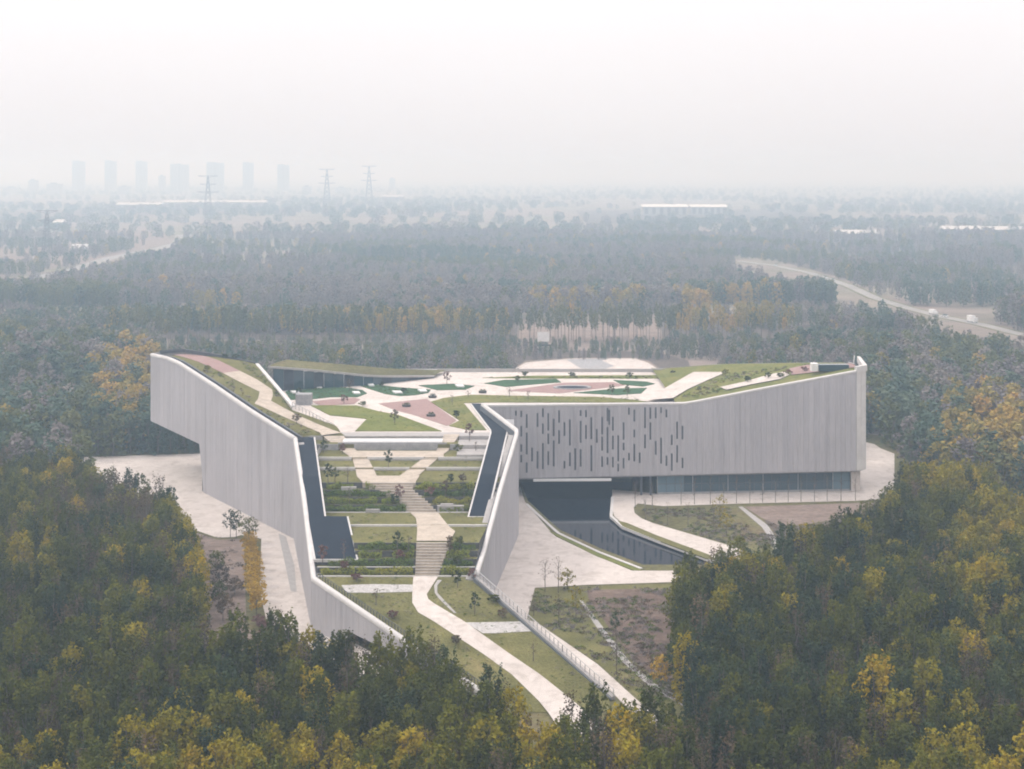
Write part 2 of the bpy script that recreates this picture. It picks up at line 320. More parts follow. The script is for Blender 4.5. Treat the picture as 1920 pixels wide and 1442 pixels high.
# paved areas
flat('paving', [(975,912),(984,940),(1028,992),(1042,1006),(1118,1042),(1185,1070),(1560,1070),(1560,1088),(1275,1091),(1090,1097),(1003,1102),(988,1160),(915,1130),(900,1100)], .06, M['pave'])
flat('paving', [(120,868),(160,857),(385,850),(395,900),(560,1000),(600,1170),(820,1290),(700,1290),(530,1182),(500,1165),(487,1110),(490,1010),(452,1003),(440,1007),(407,1008),(372,996),(300,1000),(200,930)], .06, M['pave'])
flat('paving', [(1148,918),(1240,926),(1560,915),(1590,880),(1610,826),(1640,833),(1650,840),(1677,851),(1677,918),(1650,936),(1605,939),(1400,944),(1242,949),(1213,946),(1196,944),(1188,951),(1190,962),(1203,972),(1225,981),(1355,1019),(1400,1034),(1380,1066),(1325,1046),(1190,992),(1166,980),(1152,968),(1147,950)], .06, M['pave'])
flat('paving', [(985,1162),(1005,1166),(1120,1245),(1190,1308),(1260,1370),(1215,1370),(1150,1300),(1060,1228)], .05, M['pave'])
flat('path', [(1083,1122),(1092,1126),(1130,1175),(1180,1240),(1225,1280),(1300,1322),(1360,1360),(1345,1362),(1215,1285),(1168,1242),(1120,1178)], .04, M['wallstone'])
flat('path', [(1384,950),(1392,950),(1440,985),(1456,1010),(1460,1030),(1450,1030),(1444,1010),(1428,988)], .04, M['wallstone'])
flat('soil_bank', [(1395,950),(1640,942),(1640,972),(1560,975),(1500,985),(1460,985),(1430,972)], .05, M['sand'])
flat('soil_bank', [(1432,975),(1500,987),(1560,977),(1650,974),(1640,1010),(1560,1030),(1462,1020),(1455,1000)], .04, M['darksoil'])
flat('soil_bank', [(1100,1106),(1280,1102),(1300,1290),(1235,1275),(1190,1240),(1150,1190),(1130,1160),(1105,1130)], .03, M['soil'])
flat('soil_bank', [(372,1000),(407,1012),(450,1010),(458,1020),(462,1180),(520,1190),(560,1240),(360,1240),(330,1100),(340,1000)], .03, M['sand'])
flat('lawn', [(1195,952),(1212,948),(1240,951),(1384,950),(1384,958),(1300,1000),(1225,978),(1200,966)], .03, M['meadow'])
flat('lawn', [(1004,1104),(1090,1100),(1280,1094),(1280,1102),(1110,1110),(1150,1190),(1215,1270),(1300,1330),(1240,1345),(1130,1250),(1010,1166),(992,1155)], .02, M['lawn'])
flat('lawn', [(1030,996),(1042,1004),(1118,1042),(1188,1069),(1204,1069),(1122,1037),(1048,1002)], .14, M['lawn_green'], thick=.2)
flat('lawn', [(1158,976),(1175,980),(1230,1003),(1330,1040),(1345,1052),(1322,1046),(1228,1011),(1168,987)], .14, M['lawn'], thick=.2)
flat('asphalt_lane', [(522,1000),(536,1006),(552,1060),(556,1110),(545,1108),(535,1060)], .09, M['wallstone'])
# rear plaza on the ground behind the building
flat('paving', [(968,690),(985,680),(1072,672),(1190,672),(1215,680),(1262,710),(1262,720),(960,720)], -1.1, M['pave'])
flat('paving', [(1062,674),(1142,672),(1128,676),(1152,686),(1128,693),(1088,690)], -1.05, M['gray'])  # this and the next: flat grey patches over the pale plaza
flat('paving', [(1072,701),(1095,695),(1118,699),(1128,706),(1070,708)], -1.05, M['gray'])
flat('soil_bank', [(968,688),(985,676),(1072,670),(1190,670),(1216,676),(1268,710),(1300,700),(1290,676),(1230,660),(1000,656),(960,668)], -1.12, M['darksoil'])
flat('soil_bank', [(968,640),(1240,637),(1236,598),(975,600)], -1.12, M['sand'])
flat('meadow_strip', [(150,634),(967,641),(972,602),(900,606),(180,612)], -1.12, M['darksoil'])
flat('meadow_strip', [(1242,637),(1580,640),(1560,610),(1300,602),(1238,598)], -1.12, M['darksoil'])
flat('soil_bank', [(790,694),(990,694),(990,703),(790,703)], -1.1, M['sand'])

def road(name, line, w, mt, z=-1.1):
    P = [G(a, b_, z) for a, b_ in line]
    return MB().sweep([(p.x, p.y, z) for p in P], [(-w/2,0),(w/2,0),(w/2,-.1),(-w/2,-.1)], 1).build(name, mt, kind='structure')
HW = [(1380,489),(1450,497),(1520,512),(1590,535),(1640,558),(1700,577),(1760,592),(1840,608),(1900,623),(2050,655)]
road('road_verge', HW, 11, M['lawn'], -1.1); road('highway', HW, 7.5, M['asphalt'], -1.0)
road('road', [(-60,532),(60,522),(140,505),(200,485),(300,465),(335,456),(340,440)], 14, M['asphalt'])
road('road', [(-60,548),(40,546),(120,548)], 6, M['asphalt'])
road('road', [(1835,845),(1860,880),(1880,940),(1895,1000)], 3.5, M['sand'])
road('road', [(1690,860),(1720,866),(1760,882)], 3.5, M['sand'])
for (pts, mt) in (([(0,440),(300,425),(320,455),(180,490),(0,520)], 'sand'), ([(1080,395),(1500,392),(1550,410),(1100,420)], 'darksoil'),
                  ([(1300,450),(1700,440),(1920,455),(1960,520),(1650,540),(1500,500)], 'darksoil'), ([(0,395),(500,388),(560,398),(0,412)], 'soil'),
                  ([(640,395),(1050,392),(1060,402),(640,404)], 'sand'), ([(1150,430),(1210,432),(1200,455),(1140,450)], 'sand')):
    flat('field', pts, -1.15, M[mt])

# ------------------------------------------------------------------ the museum: one building, many parts
MU = thing('museum_building', 'angular grey ribbed-concrete museum with planted roof terraces and a long stepped garden ramp', 'building', (0, 320, 0))
# outer lines in plan
LW0 = Vector((-47, 312)); LD = Vector((-50.4, 77.3)).normalized(); LN = Vector((-LD.y, LD.x))   # left wing direction; LN points outwards
if LN.x > 0: LN = -LN
LLEN = 92.3
def ltop(s): return float(np.interp(s, [0, 24, 47, 71.6, 80, 92.3], [22.0, 24.6, 27.6, 30.4, 30.7, 30.3]))
def zleft(x, y):
    s = (Vector((x, y)) - LW0).dot(LD); return max(21.05, ltop(s) - 1.0)
C0 = Vector((1.17, 315.3)); C1 = Vector((-7.2, 351.0)); RW1 = Vector((85.0, 356.0))
FL = Vector((-34.5, 250.0)); FR = Vector((-6.2, 250.0)); EL = Vector((-3.6, 216.0)); ER = Vector((15.3, 217.0))
def rtop(x): return float(np.interp(x, [-8, 43, 62, 87], [22.7, 22.8, 26.3, 30.7]))
def zright(x, y): return float(np.interp(x, [-100, 43, 87], [21.05, 21.5, 29.6]))

def panel_wall(p0, p1, ztop, zbot, w, out, seams=None, thick=.3, slots=None, mt='panel'):
    """vertical panels from p0 to p1; out = outward normal (2d); ztop/zbot functions of distance s"""
    p0 = Vector(p0); p1 = Vector(p1); L = (p1 - p0).length; d = (p1 - p0).normalized(); out = Vector(out).normalized()
    nP = max(1, round(L / w)); w = L / nP
    for k in range(nP):
        s0 = k*w + .012; s1 = (k+1)*w - .012; jit = R.uniform(-.015, .015)
        q0 = p0 + d*s0; q1 = p0 + d*s1; o0 = out*(thick + jit); ii = out*.02
        segs = [(None, None)]
        cuts = sorted(slots(k, (s0+s1)/2)) if slots else []
        zb0, zb1, zt0, zt1 = zbot(s0), zbot(s1), ztop(s0), ztop(s1)
        spans = []; cur0, cur1 = zb0, zb1
        for a, b_ in cuts: spans.append((cur0, cur1, a, a)); cur0 = cur1 = b_
        spans.append((cur0, cur1, zt0, zt1))
        for a0, a1, b0, b1 in spans:
            if b0 - a0 < .05 and b1 - a1 < .05: continue
            mb = MB()
            v = [(*(q0+ii),a0),(*(q1+ii),a1),(*(q1+o0),a1),(*(q0+o0),a0),(*(q0+ii),b0),(*(q1+ii),b1),(*(q1+o0),b1),(*(q0+o0),b0)]
            mb.add(v, [(0,3,2,1),(4,5,6,7),(0,1,5,4),(1,2,6,5),(2,3,7,6),(3,0,4,7)])
            mb.build('slotted_panel' if slots else 'concrete_panel', M[mt], MU)
def backing(p0, p1, ztop, zbot, out, th=.6, n=24):
    p0 = Vector(p0); p1 = Vector(p1); out = Vector(out).normalized(); rows = []; L = (p1-p0).length
    for k in range(n+1):
        t = k/n; q = p0.lerp(p1, t); a, b_ = zbot(t*L), ztop(t*L); i = q - out*th
        rows.append([(q.x,q.y,a),(q.x,q.y,b_),(i.x,i.y,b_),(i.x,i.y,a),(q.x,q.y,a)])
    MB().grid(rows).build('wall_core', M['slot'], MU)
COPE = [(-.40,-.6),(-.42,-.25),(-.34,0),(-.14,.15),(.12,.2),(.36,.16),(.48,.04),(.48,-.8),(.2,-.8)]

# left wing outer wall
ltz = lambda s: ltop(s) - .3
def lbot(s): return -.1 if s < 54.5 else (float(np.interp(s, [54.5, 56, 92.3], [5.5, 11.6, 12.1])))
LP0 = LW0; LP1 = LW0 + LD*LLEN
panel_wall(LP0, LP1, ltz, lbot, 1.45, LN)
backing(LP0, LP1, lambda s: ltz(s)-.1, lambda s: lbot(s)+.1, LN, n=92)
MB().sweep([(*(LW0 + LD*s), ltop(s)-.12) for s in np.linspace(0, LLEN, 40)], COPE, -1).build('parapet_coping', M['coping'], MU, smooth=True)
# dark drain rail line behind the parapet
MB().sweep([(*(LW0 + LD*s - LN*1.7), ltop(s)-.15) for s in np.linspace(0, LLEN-2, 40)], [(-.25,0),(.25,0),(.25,-.9),(-.25,-.9)], 1).build('gutter_rail', M['darkmetal'], MU)
# far end return and underside of the cantilever
I1 = Vector((-51.5, 337.5)); I2 = Vector((-67.4, 379.0)); I3 = Vector((-78, 386)); I4 = Vector((-90, 395.5)); I5 = Vector((-96, 393))
panel_wall(LP1, I5, lambda s: 30.2, lambda s: 12.1, 1.45, (-.6,.6)); panel_wall(I5, I4, lambda s: 30.2, lambda s: 12.1, 1.45, (-.3,.9))
S56 = LW0 + LD*55
under = [(*(LW0+LD*56 - LN*.1),11.9),(*(LP1 - LN*.1),12.3),(I5.x,I5.y,12.3),(I4.x,I4.y,12.3),(I3.x,I3.y,12.2),(-64,366,12.0)]
MB().prism([(a,b_,c) for a,b_,c in under], .4).build('soffit', M['wallstone'], MU)
MB().add([(*(S56),0),(*(S56),12),(-64,366,12),(-64,366,0)], [(0,1,2,3)]).build('end_wall', M['wallstone'], MU)
# left wing roof (planted)
lp = [LW0 - LN*1.0 + LD*(-2)] + [LW0 + LD*s - LN*1.0 for s in np.linspace(3, 91, 12)] + [I5, I4, I3, I2, (I2*.5+I1*.5), I1, Vector((-45,331)), Vector((-40,327)), Vector((-40,323))]
rowsL = []
inner = [(0, 12),(8.8,14),(24,10.3),(67,19.4),(78,15.5),(92,9)]
for s in np.linspace(-2, 92, 48):
    wdt = interp(s, inner); r_ = []
    for t in np.linspace(0, 1, 9):
        q = LW0 + LD*s - LN*(.9 + (wdt-.9)*t); r_.append((q.x, max(q.y, 318.8), max(21.12, ltop(s) - 1.0) if s > 4 else 21.12))
    rowsL.append(r_)
MB().grid(rowsL).build('roof_lawn', M['lawn'], MU, fix=False)
# inner retaining wall of the left wing with pale coping
ip = [(*I1, 24.6), (*((I1+I2)/2), 26.9), (*I2, 29.0)]
mb = MB()
for a, b_ in zip(ip[:-1], ip[1:]):
    mb.add([(a[0],a[1],20.9),(b_[0],b_[1],20.9),b_,a], [(0,1,2,3)])
mb.build('retaining_wall', M['wallstone'], MU)
MB().sweep(ip, [(-.7,0),(.2,0),(.2,-.35),(-.7,-.35)], 1).build('wall_coping', M['coping'], MU)
mb = MB(); far = [(*I2,29.0),(*I3,30.1),(*I4,30.5),(*I5,30.4)]
for a, b_ in zip(far[:-1], far[1:]): mb.add([(a[0],a[1],20.9),(b_[0],b_[1],20.9),b_,a], [(0,1,2,3)])
mb.build('end_wall', M['gray'], MU)
MB().sweep(far, [(-.25,.25),(.25,.25),(.25,-.6),(-.25,-.6)], 1).build('gutter_rail', M['darkmetal'], MU)
def dl(pts, name, mt, zf, off=.06, th=.05):
    P = [drape(a, b_, zf) for a, b_ in pts]; n = len(P)
    # fine strips so the sheet follows the slope
    return MB().prism([(p.x, p.y, p.z + off) for p in P], th).build(name, mt, MU)
def strip(name, rowsp, zf, mt, off=.08, sub=6, parent=None, th=.06):
    """rowsp: list of (left px,py),(right px,py) pairs along a path"""
    mb = MB(); L = []
    for k in range(len(rowsp)-1):
        for j in range(sub + (k == len(rowsp)-2)):
            t = j/sub; a0, b0 = rowsp[k]; a1, b1 = rowsp[k+1]
            pl = drape(lerp(a0[0],a1[0],t), lerp(a0[1],a1[1],t), zf); pr = drape(lerp(b0[0],b1[0],t), lerp(b0[1],b1[1],t), zf)
            L.append([(*pl.lerp(pr,u).to_2d(), zf(*pl.lerp(pr,u).to_2d())+off) for u in (0,.25,.5,.75,1)])
    mb.grid(L); return mb.build(name, mt, parent or MU, fix=False)
strip('roof_path', [((318,664),(367,664)),((345,670),(395,671)),((372,679),(412,677)),((395,689),(432,687)),((418,700),(450,696))], zleft, M['brick'])
strip('roof_path', [((418,700),(450,696)),((452,718),(482,712)),((487,735),(510,731)),((484,748),(512,742)),((477,757),(508,752)),((530,781),(556,778)),((575,801),(592,794)),((600,812),(622,806)),((603,817),(640,812))], zleft, M['tan'])

# ---- ramp side walls
# left ramp wall LW0 -> FL -> EL ; right ramp wall C0 -> FR -> ER
def rl1(s): return lerp(22.0, 9.2, s/63.2)
dL1 = (FL-LW0).normalized(); oL1 = Vector((dL1.y, -dL1.x)); oL1 = oL1 if oL1.x < 0 else -oL1
def tl1(s): return float(np.interp(s, [0,24,36,60,63.3],[22.0,18.4,16.2,10.4,9.3]))
panel_wall(LW0, FL, lambda s: tl1(s)-.3, lambda s: -.1, 1.45, oL1)
backing(LW0, FL, lambda s: tl1(s)-.4, lambda s: 0, oL1)
dL2 = (EL-FL).normalized(); oL2 = Vector((dL2.y, -dL2.x)); oL2 = oL2 if oL2.y < 0 else -oL2
LL2 = (EL-FL).length
def tl2(s): return lerp(9.3, 1.2, s/LL2)
def bl2(s): return float(np.interp(s, [0,10,11,24,LL2],[-.1,-.1,2.4,1.9,-.1]))
panel_wall(FL, EL, lambda s: tl2(s)-.3, bl2, 1.0, oL2); backing(FL, EL, lambda s: tl2(s)-.4, lambda s: bl2(s)+.05, oL2, n=46)
pathL = [(*(LW0.lerp(FL,t)), tl1(t*63.25)-.12) for t in np.linspace(0,1,14)] + [(*(FL.lerp(EL,t)), tl2(t*LL2)-.12) for t in np.linspace(.08,1,12)]
MB().sweep(pathL, COPE, 1).build('parapet_coping', M['coping'], MU, smooth=True)
dR1 = (FR-C0).normalized(); oR1 = Vector((-dR1.y, dR1.x)); oR1 = oR1 if oR1.x > 0 else -oR1; LR1 = (FR-C0).length
def tr1(s): return float(np.interp(s, [0,20,34,55,LR1],[23.0,19.4,16.8,11.8,10.0]))
panel_wall(C0, FR, lambda s: tr1(s)-.3, lambda s: -.1, 1.45, oR1); backing(C0, FR, lambda s: tr1(s)-.4, lambda s: 0, oR1)
pathR = [(*(C1.lerp(C0,t)), 22.9) for t in (0,.5,.97)] + [(*(C0.lerp(FR,t)), tr1(t*LR1)-.12) for t in np.linspace(.03,1,14)]
MB().sweep(pathR, COPE, 1).build('parapet_coping', M['coping'], MU, smooth=True)
panel_wall(C1, C0, lambda s: 22.6, lambda s: -.1, 1.45, (1,.2)); backing(C1, C0, lambda s: 22.5, lambda s: 0, (1,.2))
dR2 = (ER-FR).normalized(); oR2 = Vector((-dR2.y, dR2.x)); oR2 = oR2 if oR2.x > 0 else -oR2; LR2 = (ER-FR).length
def tr2(s): return lerp(9.4, .6, s/LR2)
backing(FR, ER, lambda s: tr2(s)-.2, lambda s: -.1, oR2)
MB().sweep([(*(FR.lerp(ER,t)), tr2(t*LR2)) for t in np.linspace(0,1,14)], [(-.35,0),(.35,0),(.35,-.5),(-.35,-.5)], 1).build('parapet_coping', M['wallstone'], MU)

# ---- right wing: slotted wall, soffit, glass hall
dW = (RW1-C1).normalized(); LWL = (RW1-C1).length; oW = Vector((dW.y, -dW.x)); oW = oW if oW.y < 0 else -oW
SPL = 50.2
def wx(s): return (C1 + dW*s).x
wtop = lambda s: rtop(wx(s)) - .3
wbot = lambda s: float(np.interp(s, [0, LWL], [4.6, 5.6]))
slotR = random.Random(5); slot_cols = {}
def slots(k, s):
    if s < 7.6 or s > 49.6: return []
    dens = float(np.interp(s, [7.6, 20, 32, 50], [1.0, 1.0, .95, .85])); out = []; z = 5.9 + slotR.random()*3
    if (k % 3) and slotR.random() > .02: return []
    if slotR.random() > dens: return []
    while z < 20.6:
        L = slotR.choice((1.9, 2.6, 3.4, 4.3, 5.4, 6.4)); z1 = min(z + L, 21.7 if slotR.random() < .4 else 21.2)
        if slotR.random() < .8 and z1 - z > 1.2: out.append((z, z1))
        z = z1 + slotR.uniform(.5, 2.2)
    return out
mid = C1 + dW*SPL
panel_wall(C1, mid, wtop, wbot, .44, oW, slots=slots)
panel_wall(mid, RW1, lambda s: wtop(s+SPL), lambda s: wbot(s+SPL), 1.3, oW)
backing(C1, RW1, lambda s: wtop(s)-.1, lambda s: wbot(s)+.1, oW)
MB().sweep([(*(C1 + dW*s), wtop(s)+.18) for s in np.linspace(0, LWL, 40)], [(-.40,-.3),(-.40,.05),(-.2,.15),(.6,.15),(.6,-1.2),(.2,-1.2)], 1).build('parapet_coping', M['coping'], MU)
MB().sweep([(*(C1 + dW*s - oW*.95), wtop(s)+.15) for s in np.linspace(2, LWL, 40)], [(-.15,0),(.15,0),(.15,-1.3),(-.15,-1.3)], 1).build('gutter_rail', M['darkmetal'], MU)
RE = Vector((90.0, 374.0)); RC = Vector((87.6, 357.5))
panel_wall(RW1, RC, lambda s: 31.0, lambda s: 5.6, 1.35, (.45,-.9), mt='coping'); panel_wall(RC, RE, lambda s: 31.2, lambda s: 5.7, 1.5, (1,-.1), mt='coping')
MB().sweep([(*RW1,31.3),(*RC,31.5),(*RE,31.5)], [(-.4,0),(.4,0),(.4,-1.5),(-.4,-1.5)], 1).build('parapet_coping', M['coping'], MU)
MB().prism([(-9,352,5.0),(*(C1+dW*8-oW*.1),4.75),(*(RW1-oW*.1),5.7),(87.3,358,5.7),(89.7,373.5,5.7),(60,392,5.6),(-9,392,5.0)], .45).build('soffit', M['gray'], MU)
# glass hall under the wing, each pane a part with its mullion
ga = Vector((35.8, 354.6)); gb = Vector((84.2, 358.6)); nG = 22
for k in range(nG):
    a = ga.lerp(gb, k/nG); b_ = ga.lerp(gb, (k+1)/nG); d = (b_-a).normalized(); c = (a+b_)/2
    p = MB().obox(c, d, (b_-a).length-.12, .06, .5, 5.2).build('glass_pane', M['glass2'] if k in (0,1,2,20,21) else M['glass'], MU)
    MB().obox(a, d, .10, .22, .1, 5.25).build('mullion', M['darkmetal'] if k % 4 else M['rail'], MU)
MB().obox((ga+gb)/2, (gb-ga), (gb-ga).length, .3, .02, .5).build('glass_base', M['gray'], MU)
MB().obox((ga+gb)/2, (gb-ga), (gb-ga).length, .26, 2.5, 2.62).build('glass_transom', M['darkmetal'], MU)
gl = Vector((35.6, 355)); MB().box(35.4, 35.55, 354.9, 380, .02, 5.2).build('glass_pane', M['glass'], MU)
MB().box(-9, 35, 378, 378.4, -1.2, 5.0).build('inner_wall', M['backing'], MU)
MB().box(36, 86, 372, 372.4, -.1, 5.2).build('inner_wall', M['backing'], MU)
MB().box(84.3, 84.8, 358.4, 373, -.1, 5.3).box(84.3, 86.6, 358.0, 358.4, -.1, 5.3).build('end_wall', M['pave'], MU)
mb = MB(); a = AT(1000, 350.4); b_ = AT(1146, 351.5); mb.obox(((a.x+b_.x)/2, 351.2), (b_.x-a.x, .6), b_.x-a.x, .8, 4.05, 4.55); mb.build('canopy_edge', M['white'], MU)
for xx in (31.5, 33.8): MB().box(xx, xx+.5, 353.5, 354, 0, 4.9).build('column', M['darkmetal'], MU)

# ---- roof deck (paved) and the right wing's planted slope
deck = [(-44,318.7),(0.2,318.7),(-6.3,351.8),(-4,352.4),(43,354.4),(60,410),(56,420),(-21.8,420),(-22,408),(-38,394.5),(-61,385),(-67,379.2),(-51,337),(-40,326.5),(-44,323)]
MB().prism([(x,y,21.0) for x,y in deck], .8).build('roof_terrace', M['pave'], MU)
MB().box(-45, 0.5, 323, 345, 18.2, 20.15).build('deck_edge', M['gray'], MU)
rowsR = []
for x in np.linspace(41, 86.6, 24):
    yb = float(np.interp(x, [41,60,77,88.5],[424,410,389,374])); yf = 352.4 + (x+7)*.052 + .9
    rowsR.append([(x, lerp(yf, yb, t), zright(x, 0) + .3*math.sin(t*3.1)) for t in np.linspace(0,1,8)])
MB().grid(rowsR).build('roof_lawn', M['lawn_olive'], MU, fix=False)
mb = MB(); xs = np.linspace(41, 88.5, 20); rr_ = []
for x in xs:
    yb = float(np.interp(x, [41,60,77,88.5],[424,410,389,374])); rr_.append([(x, yb, -.5), (x, yb, zright(x,0)+.1)])
mb.grid(rr_).build('rear_wall', M['wallstone'], MU)
zr = lambda x, y: zright(x, y) + .25
strip('roof_path', [((1205,752),(1262,748)),((1240,733),(1290,731)),((1275,713),(1325,715)),((1300,699),(1362,699))], zr, M['pave'], off=.25)
strip('roof_path', [((1350,727),(1362,732)),((1400,716),(1408,722)),((1440,704),(1462,712)),((1470,698),(1480,704))], zr, M['pave'], off=.2)
strip('roof_path', [((1480,692),(1484,704)),((1520,684),(1528,699)),((1560,683),(1566,693)),((1600,683),(1606,690))], zr, M['brick'], off=.2)

# ---- plaza beds
zp = lambda x, y: 21.0
def bed(pts, mt, off=.12, name='planting_bed', th=.14): return dl(pts, name, M[mt], zp, off, th)
bed([(535,735),(548,730),(575,728),(620,726),(655,728),(680,732),(688,738),(670,745),(620,745),(585,749),(545,750)], 'groundcover')
bed([(676,724),(706,722),(750,727),(808,731),(803,737),(780,741),(750,743),(722,739),(700,732)], 'groundcover')
bed([(785,723),(850,720),(890,724),(872,731),(820,732)], 'groundcover')
bed([(585,753),(620,749),(665,746),(676,749),(664,758),(600,761)], 'brick', .06, 'brick_paving', .05)
bed([(710,757),(800,748),(856,789),(839,799),(775,778),(740,769)], 'brick', .06, 'brick_paving', .05)
bed([(583,761),(668,761),(710,772),(747,779),(828,809),(666,809),(688,786),(618,779)], 'lawn_green', .15)
bed([(808,754),(832,747),(882,741),(980,743),(1120,745),(1185,750),(1220,755),(912,755),(884,756),(869,756),(912,807),(880,807),(842,799),(862,789)], 'lawn_olive', .15)
bed([(908,719),(945,713),(1043,711),(1052,717),(990,722),(950,726)], 'groundcover')
bed([(950,733),(1055,718),(1150,717),(1172,723),(1080,734),(1050,738)], 'brick', .06, 'brick_paving', .05)
bed([(1150,713),(1212,716),(1228,720),(1206,725),(1165,721)], 'groundcover')
bed([(1075,737),(1160,729),(1213,728),(1202,738),(1158,741)], 'groundcover')
bed([(905,709),(1000,705),(1240,704),(1282,706),(1250,710),(1000,710)], 'lawn_green')
bed([(1242,714),(1262,706),(1290,701),(1282,714)], 'lawn_green')
ring = [(1073 + 36*math.cos(t), 727.3 + 3.6*math.sin(t)) for t in np.linspace(0, 2*math.pi, 28)[:-1]]
bed(ring, 'gray', .3, 'round_basin', .3)
bed([(1073 + 29*math.cos(t), 728 + 2.2*math.sin(t)) for t in np.linspace(0, 2*math.pi, 24)[:-1]], 'black', .34, 'round_basin', .1)
for c in ((553,737,9),(668,738,8),(695,723,7),(745,737,10),(792,734,9),(862,725,9),(597,727,7)):
    bed([(c[0]-c[2],c[1]-1.5),(c[0]+c[2]*.6,c[1]-1.5),(c[0]+c[2],c[1]+2),(c[0]-c[2]*.4,c[1]+2)], 'white', .45, 'stone_seat', .4)

# ---- rear pavilion with the glazed front
fa = Vector((-63.5, 383)); fb = Vector((-38, 394.3)); fc = Vector((-22, 408))
segs = [(fa, fb, 10, 27.6, 23.6), (fb, fc, 7, 23.6, 21.9)]
for a, b_, nn, z0, z1 in segs:
    for k in range(nn):
        p = a.lerp(b_, k/nn); q = a.lerp(b_, (k+1)/nn); d = (q-p).normalized(); zt = lerp(z0, z1, (k+.5)/nn) - .35
        if zt < 21.4: continue
        MB().obox((p+q)/2, d, (q-p).length-.1, .12, 21.02, zt).build('glass_pane', M['glass' if (k*7) % 3 != 1 else 'backing'], MU)
        if k % 2 == 0: MB().obox(p, d, .14, .24, 21.02, zt+.1).build('mullion', M['darkmetal'], MU)
roofp = []
for t in np.linspace(0, 1, 14):
    p = fa.lerp(fb, t*1.55) if t < .645 else fb.lerp(fc, (t-.645)/.355)
    z = lerp(27.8, 23.8, t/.645) if t < .645 else lerp(23.8, 21.8, (t-.645)/.355)
    roofp.append([(p.x-1.2*(1-t)+u*.25, p.y-.9+u, z + .12*math.sin(u*.4+t*6) + u*.03*(1-t)) for u in (0, 3, 6, 9, 12)])
MB().grid(roofp).build('roof_lawn', M['meadow'], MU, fix=False)
MB().sweep([r[0] for r in roofp], [(-.12,.1),(.3,.1),(.3,-.45),(-.12,-.45)], 1).build('roof_edge', M['wallstone'], MU)
b1 = drape(554, 760, zp); b2 = drape(583, 760, zp)
MB().box(b1.x, b2.x, b1.y, b1.y+3.2, 21, 23.7).build('stair_hut', M['gray'], MU)
MB().add([(-61,385,20.5),(-22,408,20.5),(-21.8,430,20.5),(-62,430,20.5)], [(0,1,2,3)]).build('roof_slab', M['gray'], MU)
MB().box(-21.8, 58, 419.6, 420.1, 20.4, 21.9).build('rear_parapet', M['wallstone'], MU)

# ---- ramp terraces
prof = [(323,21.0),(318.65,21.0),(318.6,20.2),(313.5,20.2),(313.45,18.92),(305.5,18.9),(305.45,18.3),(298.4,18.2),(298.35,17.65),(287,17.6)]
def flight(y0, z0, y1, z1, n):
    out = []
    for k in range(n):
        zz = z0 + (z1-z0)*(k+1)/n; ya = y0 + (y1-y0)*k/n; yb = y0 + (y1-y0)*(k+1)/n
        out += [(ya-.03, zz), (yb, zz)]
    return out
prof += flight(287,17.6,279.6,13.35,4) + [(270.1,13.3),(270.05,13.05),(266.0,13.04),(265.95,13.04),(258.4,13.0)] + flight(258.4,13.0,251.6,9.0,4)[:-1] + [(251.5,9.0),(217,.35),(212,.1)]
zs_pts = [(217,.3),(180,.1),(251.6,9.02),(258.4,13.05),(270.2,13.36),(270.0,13.14),(279.6,13.37),(287,17.65),(298.3,17.72),(298.5,18.2),(305.3,18.35),(305.6,18.9),(312.5,18.98),(318.6,21.02),(330,21.04),(100,.05)]
zs_pts.sort(); ZX = [p[0] for p in zs_pts]; ZY = [p[1] for p in zs_pts]
def zs(y): return float(np.interp(y, ZX, ZY))
TY = np.linspace(330, 150, 3000); TR = np.array([row_of(y, zs(y)) for y in TY]); TR = np.maximum.accumulate(TR)
def RP(px, py):
    y = float(np.interp(py, TR, TY)); return Vector(((px-960)*y/F, y, zs(y)))
def XL(y): return float(np.interp(y, [216,250,312,323],[-3.6,-34.5,-47,-45])) + .9
def XR(y): return float(np.interp(y, [217,250,315.3,323],[15.3,-6.2,1.17,-.5])) - .7
def terrain(y):
    for (ya, za), (yb, zb) in zip(prof[:-1], prof[1:]):
        if yb <= y <= ya: return za if ya-yb < .1 else lerp(zb, za, (y-yb)/(ya-yb))
    return 0
LEFTA = [(818,605,644),(845,640,668),(861,661,691),(883,667,702),(894,669,707),(905,680,738)]
RIGHTA = [(815,833,862),(846,818,840),(861,792,820),(891,752,786),(903,735,779)]
MAIN = [(893,672,787),(905,680,779),(913,700,772),(920,715,778),(937.5,748,800),(955,761,817),(972,780,829),(990,782,844),(997,782,854),(1012,781,845),(1040,780,835),(1064,779,826),(1082,778,821)]
LOWER = [(1081,775,822),(1115,773,800),(1124,773,803),(1131,773,812),(1149,784,842),(1165,812,869),(1227,906,956),(1265,959,1012),(1315,1010,1075),(1337,1028,1100),(1370,1050,1140),(1440,1130,1250)]
def zkL(y): return float(np.interp(y, [240,255,288,318,322,420],[8.2,11.06,18.4,21.25,21.3,21.3]))
def zkR(y): return float(np.interp(y, [260,277,288,318,322,420],[9.3,13.5,18.4,21.25,21.3,21.3]))
def XLq(y): return XL(y) if not 255.02 < y < 266 else (float(np.interp(row_of(y, zkL(y)), [974,1048],[650,668]))-960)*y/F
lawn = MB(); risers = []
for (ya, za), (yb, zb) in zip(prof[:-1], prof[1:]):
    if ya - yb < .12:
        if za - zb > .2: risers.append((ya, za, zb))
        lawn.grid([[(XLq(ya)+(XR(ya)-XLq(ya))*t, ya, za) for t in (0,1)], [(XLq(ya)+(XR(yb)-XLq(ya))*t, yb, zb) for t in (0,1)]])
    else:
        k = max(1, int((ya-yb)/2)); L = []
        for j in range(k+1):
            y = lerp(ya, yb, j/k); L.append([(lerp(XLq(y), XR(y), t), y, lerp(za, zb, j/k)) for t in np.linspace(0,1,12)])
        lawn.grid(L)
